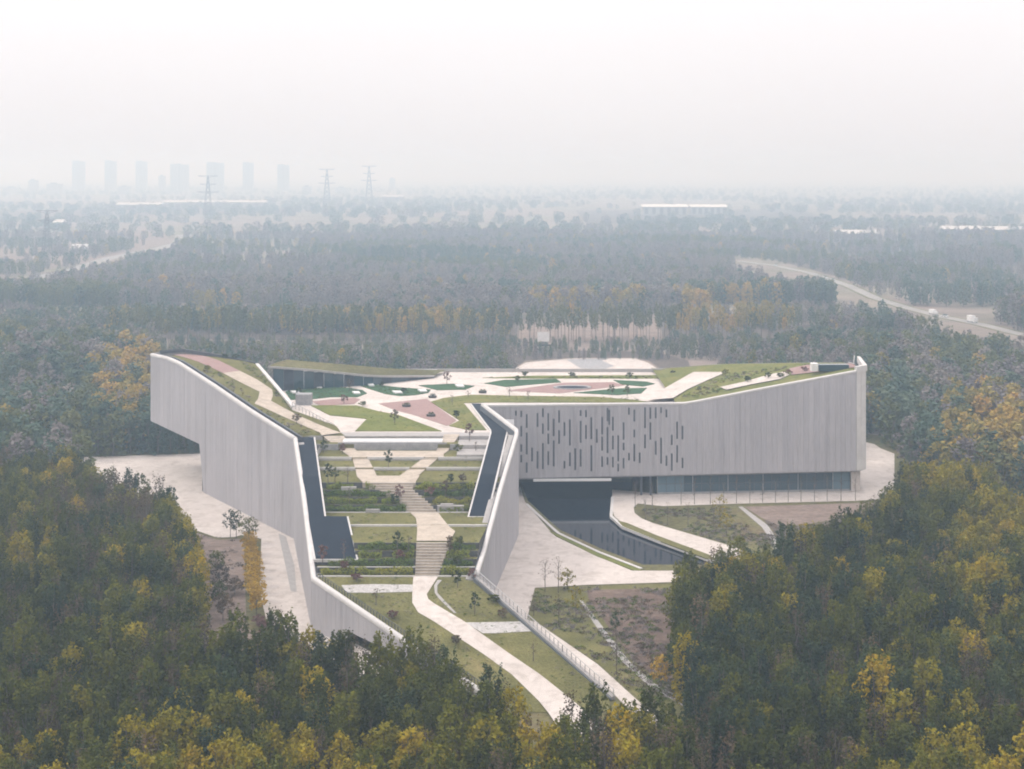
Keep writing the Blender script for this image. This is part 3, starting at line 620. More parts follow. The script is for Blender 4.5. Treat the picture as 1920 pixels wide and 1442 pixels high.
lawn.build('ramp_lawn', M['lawn'], MU, fix=False)
# low retaining walls with pale copings
def path_spans(y):
    """x intervals taken by the stair paths at depth y"""
    r = row_of(y, zs(y)); out = []
    for tab in (LEFTA, RIGHTA, MAIN):
        rs = [q[0] for q in tab]
        if rs[0]-1 <= r <= rs[-1]+1: out.append(((float(np.interp(r, rs, [q[1] for q in tab]))-960)*y/F, (float(np.interp(r, rs, [q[2] for q in tab]))-960)*y/F))
    return sorted(out)
def bars(name, mt, y, z0, z1, dy0, dy1, xl, xr):
    cur = xl
    for a_, b_ in path_spans(y) + [(xr, xr)]:
        if a_ - cur > .4: MB().box(cur, min(a_, xr), y+dy0, y+dy1, z0, z1).build(name, mt, MU)
        cur = max(cur, b_)
def XLt(y): return XL(y) if not 255.05 < y < 266 else (float(np.interp(row_of(y, zkL(y)), [974,1048],[650,668]))-960)*y/F
for k, (y, za, zb) in enumerate(risers):
    if zb < .5: continue
    bars('terrace_wall', M['gray' if k == 1 else ('wallstone' if k < 4 else 'planter')], y, zb-.1, za+.03, -.12, .15, XLt(y), XR(y))
MB().box(XL(320), XR(320), 318.7, 323.0, 20.9, 21.06).build('wall_coping', M['wallstone'], MU)
for y in (305.5, 298.4, 270.1, 279.75, 251.35, 253.35): 
    z = terrain(y+.05); bars('wall_coping', M['coping'], y, z-.3, z+.12, -.13, .2, XL(y), XR(y))
a = RP(645, 826); c_ = RP(830, 826)
MB().box(a.x, c_.x, 313.9, 317.2, 20.2, 20.75).build('light_trough', M['white'], MU)
MB().box(a.x-1, c_.x+1, 313.55, 313.85, 20.2, 20.5).build('wall_coping', M['gray'], MU)
MB().box(-41.4, a.x-4.5, 305.6, 318.5, 18.9, 20.2).build('planter_steps', M['wallstone'], MU)
MB().box(c_.x+3.5, XR(310), 305.6, 312, 18.9, 19.5).build('planter_steps', M['wallstone'], MU)
MB().box(c_.x+3.5, XR(314), 312, 318.5, 18.9, 20.3).build('planter_steps', M['wallstone'], MU)
for px0, px1, py in ((686,712,959),(826,850,949),(640,668,917),(820,870,952)):
    p = RP(px0, py); q = RP(px1, py); MB().box(p.x, q.x, p.y-.4, p.y+.5, p.z-.8, p.z+.45).build('stone_block', M['wallstone'], MU)

# ramp paths: tan strips on the flats, real steps on the flights
def rampstrip(tab, mt, name, off=.07, r0=None, r1=None, parent=None, lab=None):
    rs = [t[0] for t in tab]; L = []
    r0 = r0 or rs[0]; r1 = r1 or rs[-1]
    for r in np.linspace(r0, r1, max(4, int((r1-r0)/1.5))):
        xl = float(np.interp(r, rs, [t[1] for t in tab])); xr = float(np.interp(r, rs, [t[2] for t in tab]))
        a = RP(xl, r); b_ = RP(xr, r); L.append([(lerp(a.x,b_.x,u), a.y, a.z+off) for u in (0,.5,1)])
    return MB().grid(L).build(name, mt, parent or MU, fix=False)
ST = thing('garden_stair', 'forked tan stone stair path climbing the planted ramp to the roof plaza', 'stairs', RP(800, 1080))
rampstrip(LEFTA, M['tan'], 'landing', off=.09, parent=ST); rampstrip(RIGHTA, M['tan'], 'landing', off=.10, parent=ST)
rampstrip(MAIN, M['tan'], 'landing', off=.12, r0=893, r1=906, parent=ST)
rampstrip(MAIN, M['tan'], 'landing', off=.10, r0=962, r1=1015, parent=ST)
rampstrip([(846,655,832),(857.5,655,832)], M['tan'], 'landing', off=.08, parent=ST)
def steps(tab, y0, z0, y1, z1, n, mt='tan'):
    rs = [t[0] for t in tab]
    for k in range(n):
        ya = lerp(y0, y1, k/n); yb = lerp(y0, y1, (k+1)/n); z = lerp(z0, z1, (k+1)/n) + .12
        r = row_of((ya+yb)/2, z); xl = float(np.interp(r, rs, [t[1] for t in tab])); xr = float(np.interp(r, rs, [t[2] for t in tab]))
        ym = (ya+yb)/2; x0 = (xl-960)*ym/F; x1 = (xr-960)*ym/F
        MB().box(x0, x1, yb-.03, ya, z-.95, z).build('step', M[mt], ST)
        MB().box(x0, x1, yb-.06, yb+.10, z-.03, z+.02).build('step_nosing', M['wallstone'], ST)
steps(MAIN, 287, 17.95, 279.6, 13.3, 12); steps(MAIN, 258.4, 13.35, 251.6, 8.95, 12)
steps(LEFTA, 318.6, 21.0, 312.6, 18.95, 6); steps(RIGHTA, 318.6, 21.0, 312.6, 18.95, 6)
rampstrip(LOWER, M['pave'], 'paving', off=.09, r0=1081, r1=1440, parent=ST)
# small side path, gravel strips
def rp_poly(name, pts, mt, off=.08):
    mb = MB(); P = [RP(*p) for p in pts]; mb.prism([(p.x,p.y,p.z+off) for p in P], .2); return mb.build(name, mt, MU)
rp_poly('gravel_strip', [(640,1098),(700,1096),(776,1097),(776,1110),(700,1112),(650,1112)], M['gravel'])
rp_poly('gravel_strip', [(872,1168),(980,1166),(985,1172),(998,1184),(930,1188),(905,1188)], M['gravel'])
rampstrip([(1088,820,829),(1098,814,820),(1112,815,820),(1122,822,829),(1140,840,846),(1150,851,856)], M['wallstone'], 'kerb_path')
# black stone planes beside the parapets
def zkf(x, y): return zkL(y) if x < -15 else zkR(y)
def kpoly(pairs, name, mt, off, widen=0, th=.5):
    L = []
    for k in range(len(pairs)-1):
        for j in range(8 + (k == len(pairs)-2)):
            t = j/8; (r0,a0,b0), (r1,a1,b1) = pairs[k], pairs[k+1]; r = lerp(r0,r1,t)
            pl = drape(lerp(a0,a1,t), r, zkf); pr = drape(lerp(b0,b1,t), r, zkf)
            x0, x1 = pl.x - widen, pr.x + widen
            L.append([(x0,pl.y,pl.z+off-th),(x0,pl.y,pl.z+off),(x1,pl.y,pl.z+off),(x1,pl.y,pl.z+off-th)])
    if widen:
        L.insert(0, [(a_,b_+widen,c_) for a_,b_,c_ in L[0]]); L.append([(a_,b_-widen,c_) for a_,b_,c_ in L[-1]])
    mb = MB(); mb.grid(L); k = len(mb.v); mb.f.append((k-4,k-3,k-2,k-1)); mb.f.append((0,1,2,3)); return mb.build(name, mt, MU)
for nm, mt, off, wd in (('basin_rim', 'coping', 0, .35), ('black_basin', 'black', .06, 0)):
    kpoly([(820,556,588),(968,578,608)], nm, M[mt], off, wd); kpoly([(966,577.6,607.6),(968.6,578,608),(969,578,650),(1048,592,668)] if nm == 'black_basin' else [(969,578,650),(1048,592,668)], nm, M[mt], off + (.03 if nm == 'black_basin' else 0), wd)
    kpoly([(757,884,903),(806,921,950),(812,921.5,949),(968,880,912)], nm, M[mt], off, wd)

for nm, P_, sd_ in (('left', [(LW0.lerp(FL,t), tl1(t*63.25)-1.15) for t in np.linspace(0,1,14)], 1), ('right', [(C0.lerp(FR,t), tr1(t*LR1)-1.15) for t in np.linspace(0,1,14)], -1)):
    MB().sweep([(p.x, p.y, z) for p, z in P_], [(.4*sd_,0),(1.9*sd_,0),(1.9*sd_,-.6),(.4*sd_,-.6)], 1).build('gutter_walk', M['wallstone'], MU)
# ---- railings (posts and rails as parts)
def railing(pts, label, h=1.1, sp=1.6, mt='rail', group=None):
    t = thing('railing', label, 'railing', pts[0], group); P = [Vector(p) for p in pts]
    mb = MB(); 
    for a, b_ in zip(P[:-1], P[1:]): mb.bar(a+Vector((0,0,h)), b_+Vector((0,0,h)), .07); mb.bar(a+Vector((0,0,h*.5)), b_+Vector((0,0,h*.5)), .04)
    mb.build('rail', M[mt], t)
    for a, b_ in zip(P[:-1], P[1:]):
        n_ = max(1, int((b_-a).length/sp))
        for k in range(n_+1):
            q = a.lerp(b_, k/n_); MB().box(q.x-.06, q.x+.06, q.y-.06, q.y+.06, q.z-.1, q.z+h).build('post', M[mt], t)
    return t
railing([(*(FR.lerp(ER,t)+Vector((.0,.0))), tr2(t*LR2)+.02) for t in (0,.33,.66,1)], 'grey metal railing on the low wall right of the lower ramp lawn', sp=1.2)
railing([(*(FL.lerp(EL,t)+Vector((.55,.65))), tl2(t*LL2)-.2) for t in (.02,.5,1)], 'dark posted railing behind the tapering left wall of the lower ramp', h=.85, sp=.8, mt='darkmetal')
railing([(*(I1.lerp(Vector((-40.3,326.6)), t)), lerp(24.4,21.1,t)) for t in (0,.5,1)], 'sloping handrail between the left wing path and the plaza lawn', sp=1.3)
railing([(x, 352.2+(x+7)*.052+1.6, 21.1) for x in (-3, 20, 41)], 'long dark railing behind the slotted facade parapet', h=1.3, sp=1.5)

# ------------------------------------------------------------------ foliage builders
def leafs(mb, c, rad, n, size, rnd, flat_=.0):
    for _ in range(n):
        while True:
            v = Vector((rnd.uniform(-1,1), rnd.uniform(-1,1), rnd.uniform(-1,1)))
            if v.length <= 1: break
        v = v * (.55 + .45*v.length)
        p = Vector((c[0]+v.x*rad[0], c[1]+v.y*rad[1], c[2]+v.z*rad[2]))
        nrm = Vector((rnd.gauss(0,1)+v.x, rnd.gauss(0,1)+v.y, rnd.gauss(0,.9)+.5+v.z)).normalized()
        u = nrm.orthogonal().normalized(); w = nrm.cross(u); a = rnd.uniform(0, 6.28)
        u, w = u*math.cos(a)+w*math.sin(a), w*math.cos(a)-u*math.sin(a); s = size*rnd.uniform(.6,1.25)
        mb.add([p-u*s, p-w*s*.6, p+u*s, p+w*s*.6], [(0,1,2,3)])
def poplar(rnd, h=13, r=2.3, base=3.0, nb=26, nl=24, size=.34, up=1.0):
    """crown of ascending flame-like boughs round a leading shoot; returns crown, trunk builders"""
    cr, tk = MB(), MB()
    tk.bar((0,0,-.3),(rnd.uniform(-.1,.1),rnd.uniform(-.1,.1),h*.55),.17,6,.10); tk.bar((0,0,h*.5),(0,0,h*.92),.10,5,.03)
    for k in range(nb):
        t = (k+.5)/nb; z = base + (h-base)*t*.9; ang = k*2.4 + rnd.uniform(-.5,.5)
        prof_ = math.sin(math.pi*min(1, .2+.64*t))**.6
        rr = r*prof_*rnd.uniform(.35,1.0)
        c = (math.cos(ang)*rr, math.sin(ang)*rr, z); L = rnd.uniform(1.0,1.9)*up
        if k % 3 == 0: tk.bar((0,0,max(base*.7,z-2.2)), (c[0],c[1],z+.4), .06, 4, .02)
        leafs(cr, c, (.62*r/2.3,.62*r/2.3,L), nl, size, rnd)
        leafs(cr, (c[0]*1.08,c[1]*1.08,z+L*.8), (.25,.25,L*.5), nl//4, size*.8, rnd)
    leafs(cr, (0,0,h-.7), (.8,.8,.9), nl, size*.85, rnd)
    return cr, tk
def roundtree(rnd, h=11, r=3.4, base=2.5, nb=34, nl=26, size=.38):
    cr, tk = MB(), MB(); tk.bar((0,0,-.3),(0,0,h*.5),.22,6,.13)
    for k in range(nb):
        t = (k+.5)/nb; z = base + (h-base)*t; ang = k*2.4+rnd.uniform(-.4,.4)
        rr = r*math.sin(math.pi*min(.97,.2+.75*t))**.6*rnd.uniform(.5,1)
        c = (math.cos(ang)*rr, math.sin(ang)*rr, z)
        if k % 3 == 0: tk.bar((0,0,h*.4), c, .09, 4, .03)
        leafs(cr, c, (r*.32,r*.32,rnd.uniform(.7,1.3)), nl, size, rnd)
    return cr, tk
def proto(kind, mt, seed, **k):
    rnd = random.Random(seed); cr, tk = (poplar if kind == 'p' else roundtree)(rnd, **k)
    def mk(b_, nm, m_):
        me = bpy.data.meshes.new(nm); me.from_pydata(b_.v, [], b_.f); me.materials.append(m_); return me
    return mk(cr, 'crown', M[mt]), mk(tk, 'trunk', M['trunk'])
KINDS = {'olive':[], 'blue':[], 'yellow':[], 'brown':[]}
mats = {'olive':'leaf_dark','blue':'leaf_blue','yellow':'leaf_yellow','brown':'leaf_brown'}
for kn in KINDS:
    for s in range(3):
        if kn == 'brown': KINDS[kn].append(proto('p', mats[kn], 40+s, h=12.5, r=1.7, nb=24, nl=22, size=.20))
        elif kn == 'yellow' or s == 2: KINDS[kn].append(proto('r', mats[kn], 20+s+len(kn), h=12, r=2.5, nb=34, nl=44, size=.25))
        else: KINDS[kn].append(proto('p', mats[kn], 10+s+len(kn), h=13, r=1.95, nb=28, nl=44, size=.25))

# ------------------------------------------------------------------ woodland placement
NEAR = [(-80,850),(60,850),(140,846),(185,880),(230,895),(300,900),(345,930),(368,985),(372,1060),(366,1110),(372,1180),(420,1215),(480,1185),(560,1172),(600,1178),(640,1205),(700,1225),(745,1190),(800,1178),(850,1205),(900,1258),(960,1288),(1010,1332),(1060,1308),(1180,1304),(1260,1318),(1310,1290),(1280,1200),(1270,1090),(1290,1035),(1350,1018),(1440,1020),(1500,988),(1600,955),(1645,930),(1700,900),(1760,878),(1850,885),(1880,940),(1990,950),(2080,1500),(-160,1500)]
nearW = [G(a, b_, 11) for a, b_ in NEAR]
def inFrame(x, y, z=10, m=60):
    px = 960 + F*x/y; return -m < px < 1920+m
def colour(px, py, x, y):
    """which kind grows at crown-top pixel px,py"""
    n1 = noise.noise(Vector((x*.03, y*.02, 3.1))); n2 = noise.noise(Vector((x*.011, y*.035, 9.7)))
    w = {'olive':.66,'blue':.07,'yellow':.10,'brown':.17}
    if py > 1330: w['yellow'] += .25 + .9*max(0, n1); w['blue'] = .05
    if px > 1270 and 1000 < py <= 1330: w['yellow'] -= .03; w['blue'] += .28
    for (cx, cy, rx, ry, kn, s) in ((340,1000,40,75,'yellow',1.4),(60,1000,70,60,'yellow',.7),(110,860,90,28,'yellow',.9),(1790,890,100,40,'yellow',2.2),(1860,1010,110,80,'yellow',2.6),(1880,1130,90,90,'yellow',1.6),
        (1390,1035,60,28,'yellow',.9),(330,1385,130,60,'yellow',2.2),(100,1430,110,50,'yellow',1.2),(1850,1400,90,60,'yellow',1.6),(1260,1250,30,30,'yellow',.5),(230,930,90,55,'brown',1.1),(140,930,60,60,'brown',.8),(1250,1330,120,40,'brown',.7),
        (240,705,80,65,'yellow',2.2),(290,655,50,26,'yellow',3),(160,815,30,25,'brown',1.0),(1855,805,100,95,'yellow',7),(1900,720,50,60,'brown',2),(1385,548,115,18,'yellow',9),(1320,575,100,18,'yellow',5),(400,550,70,16,'yellow',4),(830,578,330,10,'yellow',4),(1100,545,120,10,'yellow',1.5),(560,640,260,20,'olive',1.5),(1750,640,150,40,'olive',2),(1700,800,90,90,'blue',3)):
        d = ((px-cx)/rx)**2 + ((py-cy)/ry)**2
        if d < 1: w[kn] += s*(1-d)**.5
    if py < 860:
        w['yellow'] -= .055; w['blue'] += .5 + .5*max(0,n2); w['brown'] += .25 + 1.2*max(0,-n2)
    tot = sum(max(0,v) for v in w.values()); r_ = R.random()*tot
    for k_, v in w.items():
        r_ -= max(0, v)
        if r_ <= 0: return k_
    return 'olive'
trees = []
sp = 3.15
y = 138.0
while y < 400:
    x = -.42*y - 20
    while x < .42*y + 20:
        xx = x + R.uniform(-1.2,1.2); yy = y + R.uniform(-1.2,1.2)
        if inside((xx, yy), nearW):
            py = row_of(yy, 12); px = 960 + F*xx/yy
            kn = colour(px, py, xx, yy); sc_ = R.uniform(.78,1.12)*(1+.18*noise.noise(Vector((xx*.06,yy*.06,0))))
            if px > 1660 and py < 960: sc_ *= 1.1
            trees.append((xx, yy, sc_, kn, px, py))
        x += sp
    y += sp*.92
trees.sort(key=lambda t: t[1])
visible = [t for t in trees if inFrame(t[0], t[1]) and t[5] < 1436]
indiv = visible[:300]; ids = set(id(t) for t in indiv); rest = [t for t in trees if id(t) not in ids]
words_ = {'olive':'olive green','blue':'dark cool green','yellow':'yellowing','brown':'half bare brown'}
def where_(px):
    for lim, w_ in ((170,'in the bottom left corner'),(340,'left of the pink soil'),(520,'straight below the golden row'),(700,'below the left ramp wall'),(880,'below the gravel strip'),(1080,'at the end of the pale ramp path'),(1270,'below the railing path'),(1450,'below the golden autumn tree'),(1620,'below the pool end'),(1780,'toward the right edge')):
        if px < lim: return w_
    return 'in the bottom right corner'
depth_ = lambda py: 'lowest rows' if py > 1400 else ('middle rows' if py > 1370 else 'upper rows')
for (x, yv, s, kn, px, py) in indiv:
    v = R.randrange(3); cm, tm = KINDS[kn][v]
    hc = 'short' if s < .84 else ('tall' if s > 1.0 else 'medium')
    lab = f"{hc} {words_[kn]} poplar {where_(px)}, {depth_(py)}"
    t = thing('poplar_tree', lab, 'tree', (x, yv, -1.2), group=lab.replace(' poplar ', ' poplars ', 1), rz=R.uniform(0,6.28)); t.scale = (s*R.uniform(.9,1.1), s*R.uniform(.9,1.1), s)
    for me, nm in ((cm,'crown'),(tm,'trunk')):
        o = bpy.data.objects.new(nm, me); COL.objects.link(o); o.parent = t

# background woodland
backT = []; FARK = {}
rear_open = [(0,426),(82,426),(82,565),(90,612),(0,612)]
def offroad(x, y):
    px = 960 + F*x/y; r = row_of(y, -1.2); top = 15*F/y
    if px > 1375 and px < 2060:
        h_ = interp(px, HW)
        if h_ - 5 < r < h_ + top*.95: return False
    if px < 345:
        h_ = interp(px, [(-60,532),(60,522),(140,505),(200,485),(300,465),(345,450)])
        if h_ - 4 < r < h_ + top*.6: return False
    return True
trail = [G(a, b_, -1.1) for a, b_ in [(1835,845),(1860,880),(1880,940),(1895,1000)]]
siteX = [(-158,330),(-122,322),(-100,300),(100,290),(132,330),(134,415),(70,440),(-30,440),(-80,430),(-103,425),(-122,400),(-150,395)]
pav_l = [G(a,b_,0) for a,b_ in [(100,880),(150,856),(390,853),(400,1000),(300,1000)]]
pav_r = [G(a,b_,0) for a,b_ in [(1600,820),(1650,835),(1690,845),(1690,925),(1640,945),(1600,960)]]
bld = [(-98,388),(-96,400),(-60,432),(60,436),(95,378),(93,352),(60,340),(5,300),(-50,300)]
clear = [G(a,b_,-1.2) for a,b_ in [(972,596),(1238,596),(1238,640),(972,640)]]
leftopen = [G(a,b_,-1.2) for a,b_ in [(-60,400),(330,400),(335,470),(200,505),(60,550),(-60,560)]]
rightopen = [G(a,b_,-1.2) for a,b_ in [(1480,440),(2000,440),(2000,640),(1900,620),(1660,560),(1600,535),(1480,500)]]
y = 318.0
while y < 1700:
    spc = 4.6 if y < 480 else (5.2 if y < 620 else (5.8 if y < 900 else 8.0))
    x = -.40*y - 20
    while x < .40*y + 20:
        xx = x + R.uniform(-.4,.4)*spc; yy = y + R.uniform(-.4,.4)*spc; x += spc
        px = 960 + F*xx/yy; py = row_of(yy, 11)
        if yy < 460:
            if inside((xx,yy), nearW) or inside((xx,yy), bld) or inside((xx,yy), pav_l) or inside((xx,yy), pav_r): continue
            if -78 < xx < 92 and yy < 440: continue
            if xx < 0 and yy < 352 and xx > -135: continue
            if xx > 0 and yy < 395 and xx < 104: continue
            if xx > 0 and yy < 345 : continue
            if 118 < xx and min((Vector((xx,yy))-q.to_2d()).length for q in trail) < 4: continue
        if inside((xx,yy), rear_open) or inside((xx,yy), clear) or not offroad(xx,yy): continue
        ly = yy + xx*.05 + 14*math.sin(xx*.006); pj = int(ly//62); pi = int((xx + pj*57)//(150+20*(pj%3)))
        ph = random.Random(pj*7919 + pi*104729); hh_, sp_, kp = ph.uniform(.72,1.18), ph.random(), ph.choice(['blue','brown','brown','olive','brown'])
        young = 560 < yy < 668 and 285 < px < 1500 - (733-yy)*.3
        if yy > 745 and (ly % 62) < 9: continue
        if 666 <= yy < 745 and 960 < px < 1248: continue
        if 666 <= yy < 704 and 150 < px < 1560: continue
        if yy > 760 and sp_ < .13: continue
        dn = noise.noise(Vector((xx*.006, yy*.012, 1.7)))
        keep = 1.0 if yy < 620 else float(np.interp(dn, [-.5,-.15,.1,.5],[.25,.65,.95,1]))
        if inside((xx,yy), leftopen): keep = .12 if dn < .15 else .6
        if inside((xx,yy), rightopen): keep = .34 if dn < .22 else .8
        if yy > 950: keep *= .95
        if R.random() > keep: continue
        s = R.uniform(.8,1.1)*(1+.2*dn)*(1 if yy < 900 else 1.2)*(hh_ if yy > 560 else 1)
        if 715 < yy < 745: s *= 1.15
        kn = colour(px, py, xx, yy)
        if yy > 745 and kn != 'yellow' and R.random() < .7: kn = kp
        if yy > 900: s *= .75
        wd = 1.0 if yy < 620 else 1.25
        if young: s *= (.42 if 950 < px < 1260 else R.uniform(.5,.75)); wd = .95; kn = R.choice(['olive','olive','brown','blue'])
        if yy < 575 and (px > 1630 or px < 290):
            if R.random() < .45: continue
            s *= 1.2; wd = 1.32
        backT.append((xx, yy, s, kn, wd))
        if young and R.random() < .6: backT.append((xx+R.uniform(-3,3), yy+R.uniform(-3,3), s*.9, kn, wd))
    y += spc*.9
for yb_ in (672, 678, 685, 693):
    x = AT(215, yb_).x
    while x < AT(1500, yb_).x:
        xx = x + R.uniform(-1,1); yy = yb_ + R.uniform(-3.5,3.5) + (x*.03); x += R.choice((2.4,3.4,4.6,6.0,9.5))
        px = 960 + F*xx/yy; g_ = (670 < px < 860 and R.random() < .55) or (1270 < px < 1480 and R.random() < .6) or R.random() < .10
        backT.append((xx, yy, R.uniform(.7,1.15), 'avgold' if g_ else 'avgreen', 1.0))
# far belts
y = 1700.0
while y < 6500:
    spc = 22 + (y-1700)*.012; x = -.40*y
    while x < .40*y:
        xx = x + R.uniform(-.5,.5)*spc; yy = y + R.uniform(-.5,.5)*spc; x += spc
        dn = noise.noise(Vector((xx*.0016, yy*.004, 5.2)))
        px = 960 + F*xx/yy
        if R.random() > float(np.interp(dn, [-.3,-.05,.1],[.03,.2,.9])): continue
        backT.append((xx, yy, R.uniform(.55,.9), R.choice(['blue','blue','olive','brown']), 3.4))
    y += spc*1.1

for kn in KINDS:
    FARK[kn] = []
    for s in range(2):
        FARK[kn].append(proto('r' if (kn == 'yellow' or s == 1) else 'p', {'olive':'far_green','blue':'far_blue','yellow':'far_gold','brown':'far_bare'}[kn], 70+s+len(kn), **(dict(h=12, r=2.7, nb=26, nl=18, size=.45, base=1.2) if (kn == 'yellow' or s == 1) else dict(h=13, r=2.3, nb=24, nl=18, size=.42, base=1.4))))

def scatter(name, pts, meshes, label, cat):
    """pts: (x,y,z,scale xy,scale z,rot,index)."""
    coll = bpy.data.collections.new(name + '_source')
    for i, (mes) in enumerate(meshes):
        o = bpy.data.objects.new('%s_source_%02d' % (name, i), mes); coll.objects.link(o)
    me = bpy.data.meshes.new(name); me.from_pydata([p[:3] for p in pts], [], [])
    for nm, ty, vals in (('sxy','FLOAT',[p[3] for p in pts]),('sz','FLOAT',[p[4] for p in pts]),('rot','FLOAT',[p[5] for p in pts]),('idx','INT',[p[6] for p in pts])):
        a = me.attributes.new(nm, ty, 'POINT'); a.data.foreach_set('value', vals)
    ob = bpy.data.objects.new(name, me); COL.objects.link(ob); ob['kind'] = 'stuff'; ob['label'] = label; ob['category'] = cat
    ng = bpy.data.node_groups.new(name, 'GeometryNodeTree')
    ng.interface.new_socket('Geometry', in_out='INPUT', socket_type='NodeSocketGeometry'); ng.interface.new_socket('Geometry', in_out='OUTPUT', socket_type='NodeSocketGeometry')
    N = ng.nodes; Lk = ng.links; gi = N.new('NodeGroupInput'); go = N.new('NodeGroupOutput')
    ci = N.new('GeometryNodeCollectionInfo'); ci.inputs['Collection'].default_value = coll; ci.inputs['Separate Children'].default_value = True; ci.inputs['Reset Children'].default_value = True
    ip_ = N.new('GeometryNodeInstanceOnPoints'); ip_.inputs['Pick Instance'].default_value = True
    def attr(nm, ty):
        a = N.new('GeometryNodeInputNamedAttribute'); a.data_type = ty; a.inputs['Name'].default_value = nm; return a.outputs['Attribute']
    cs = N.new('ShaderNodeCombineXYZ'); cr = N.new('ShaderNodeCombineXYZ')
    sx = attr('sxy','FLOAT'); Lk.new(sx, cs.inputs[0]); Lk.new(sx, cs.inputs[1]); Lk.new(attr('sz','FLOAT'), cs.inputs[2]); Lk.new(attr('rot','FLOAT'), cr.inputs[2])
    Lk.new(gi.outputs[0], ip_.inputs['Points']); Lk.new(ci.outputs[0], ip_.inputs['Instance']); Lk.new(attr('idx','INT'), ip_.inputs['Instance Index'])
    Lk.new(cr.outputs[0], ip_.inputs['Rotation']); Lk.new(cs.outputs[0], ip_.inputs['Scale']); Lk.new(ip_.outputs[0], go.inputs[0])
    md = ob.modifiers.new('scatter', 'NODES'); md.node_group = ng
    return ob
def joined(cm, tm):
    bm = bmesh.new(); bm.from_mesh(cm); bm.from_mesh(tm); me = bpy.data.meshes.new('tree')
    me.materials.append(cm.materials[0]); me.materials.append(tm.materials[0]); nf = len(cm.polygons)
    for i, f_ in enumerate(bm.faces): f_.material_index = 0 if i < nf else 1
    bm.to_mesh(me); bm.free(); return me
order = ['olive','blue','yellow','brown']
nm_ = [joined(*KINDS[k][i]) for k in order for i in range(3)]
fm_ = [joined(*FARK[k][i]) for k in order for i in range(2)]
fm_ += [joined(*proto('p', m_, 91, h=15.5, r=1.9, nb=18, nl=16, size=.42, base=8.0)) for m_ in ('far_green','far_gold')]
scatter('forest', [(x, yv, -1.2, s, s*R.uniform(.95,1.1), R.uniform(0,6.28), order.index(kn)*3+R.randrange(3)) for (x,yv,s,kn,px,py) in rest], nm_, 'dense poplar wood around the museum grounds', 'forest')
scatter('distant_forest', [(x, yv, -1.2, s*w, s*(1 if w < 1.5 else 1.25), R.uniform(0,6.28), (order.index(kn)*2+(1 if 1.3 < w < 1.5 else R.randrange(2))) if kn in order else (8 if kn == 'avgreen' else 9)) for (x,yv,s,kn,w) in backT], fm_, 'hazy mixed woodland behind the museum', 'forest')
print('TREES', len(trees), len(visible), len(backT))

# weeds and tufts on meadow, soil and lawns
tuft = []
for k in range(3):
    b_ = MB(); leafs(b_, (0,0,.12), (.7,.7,.16), 26, .12, random.Random(k)); me = bpy.data.meshes.new('tuft'); me.from_pydata(b_.v, [], b_.f); me.materials.append(M[('leaf_hedge','far_bare','leaf_brown')[k]]); tuft.append(me)
tp = []
def in_px(poly, z=0): return [G(a,b_,z) for a,b_ in poly]
for poly, n_, mix, sc_ in ((in_px([(1004,1106),(1090,1103),(1280,1100),(1300,1300),(1240,1345),(1130,1250),(1010,1166),(992,1155)]), 2600, (0,1,1,2), 1.0),
                      (in_px([(1205,955),(1380,953),(1450,1010),(1450,1030),(1370,1022),(1225,978)]), 1500, (0,1,1,2), .9),
                      (in_px([(372,1004),(450,1012),(460,1180),(520,1190),(360,1240)]), 500, (1,1,2), 1.0),
                      (in_px([(1400,985),(1640,980),(1640,1020),(1460,1040)]), 700, (1,2,1), 1.1)):
    x0 = min(p.x for p in poly); x1 = max(p.x for p in poly); y0 = min(p.y for p in poly); y1 = max(p.y for p in poly); c = 0
    while c < n_:
        x, yv = R.uniform(x0,x1), R.uniform(y0,y1); c += 1
        if inside((x,yv), poly) and noise.noise(Vector((x*.12,yv*.12,0))) > -.15: tp.append((x,yv,.0,R.uniform(.5,1.5)*sc_,R.uniform(.5,1.6)*sc_,R.uniform(0,6),R.choice(mix)))
noplant = [[(1340,722),(1465,694),(1490,706),(1365,736)],[(1475,688),(1612,680),(1612,694),(1478,708)],[(1195,755),(1240,731),(1295,697),(1366,697),(1328,717),(1265,752)],[(412,695),(455,693),(486,710),(514,731),(516,743),(512,752),(560,777),(596,793),(630,806),(630,815),(595,815),(573,803),(526,783),(472,760),(484,735),(450,720)]]
for poly, zf, n_, mix, sc_ in (([(420,700),(480,755),(600,812),(553,815),(440,750),(345,680)], zleft, 900, (0,1,1,2), .8), ([(450,676),(480,688),(548,765),(500,735)], zleft, 500, (0,0,1,2), .9),
        ([(500,690),(560,680),(700,702),(815,704),(700,708),(520,694)], lambda x, y: 25.5 - (x+64)*.09, 500, (0,1,2), 1.1), ([(1265,745),(1340,705),(1500,684),(1600,683),(1600,692),(1470,706),(1300,748)], zr, 1500, (0,0,1,2), .9),
        ([(535,735),(575,727),(655,727),(688,738),(620,746),(545,750)], zp, 260, (2,0), .6), ([(676,724),(808,731),(803,737),(750,743),(700,732)], zp, 260, (2,0), .6), ([(595,763),(668,762),(747,780),(822,808),(672,808),(692,786),(640,779)], zp, 500, (0,0,1), .45), ([(815,754),(876,744),(866,757),(908,806),(850,799),(866,789)], zp, 400, (0,0,1), .5), ([(905,742),(1185,746),(1220,755),(912,755)], zp, 500, (0,1,1), .5), ([(905,709),(1282,706),(1250,711)], zp, 260, (0,2), .8)):
    for _ in range(n_):
        px, py = R.uniform(min(p[0] for p in poly), max(p[0] for p in poly)), R.uniform(min(p[1] for p in poly), max(p[1] for p in poly))
        if inside((px, py), poly):
            if any(inside((px,py), q_) for q_ in noplant): continue
            p = drape(px, py, zf); tp.append((p.x, p.y, p.z+.05, R.uniform(.5,1.3)*sc_, R.uniform(.5,1.8)*sc_, R.uniform(0,6), R.choice(mix)))
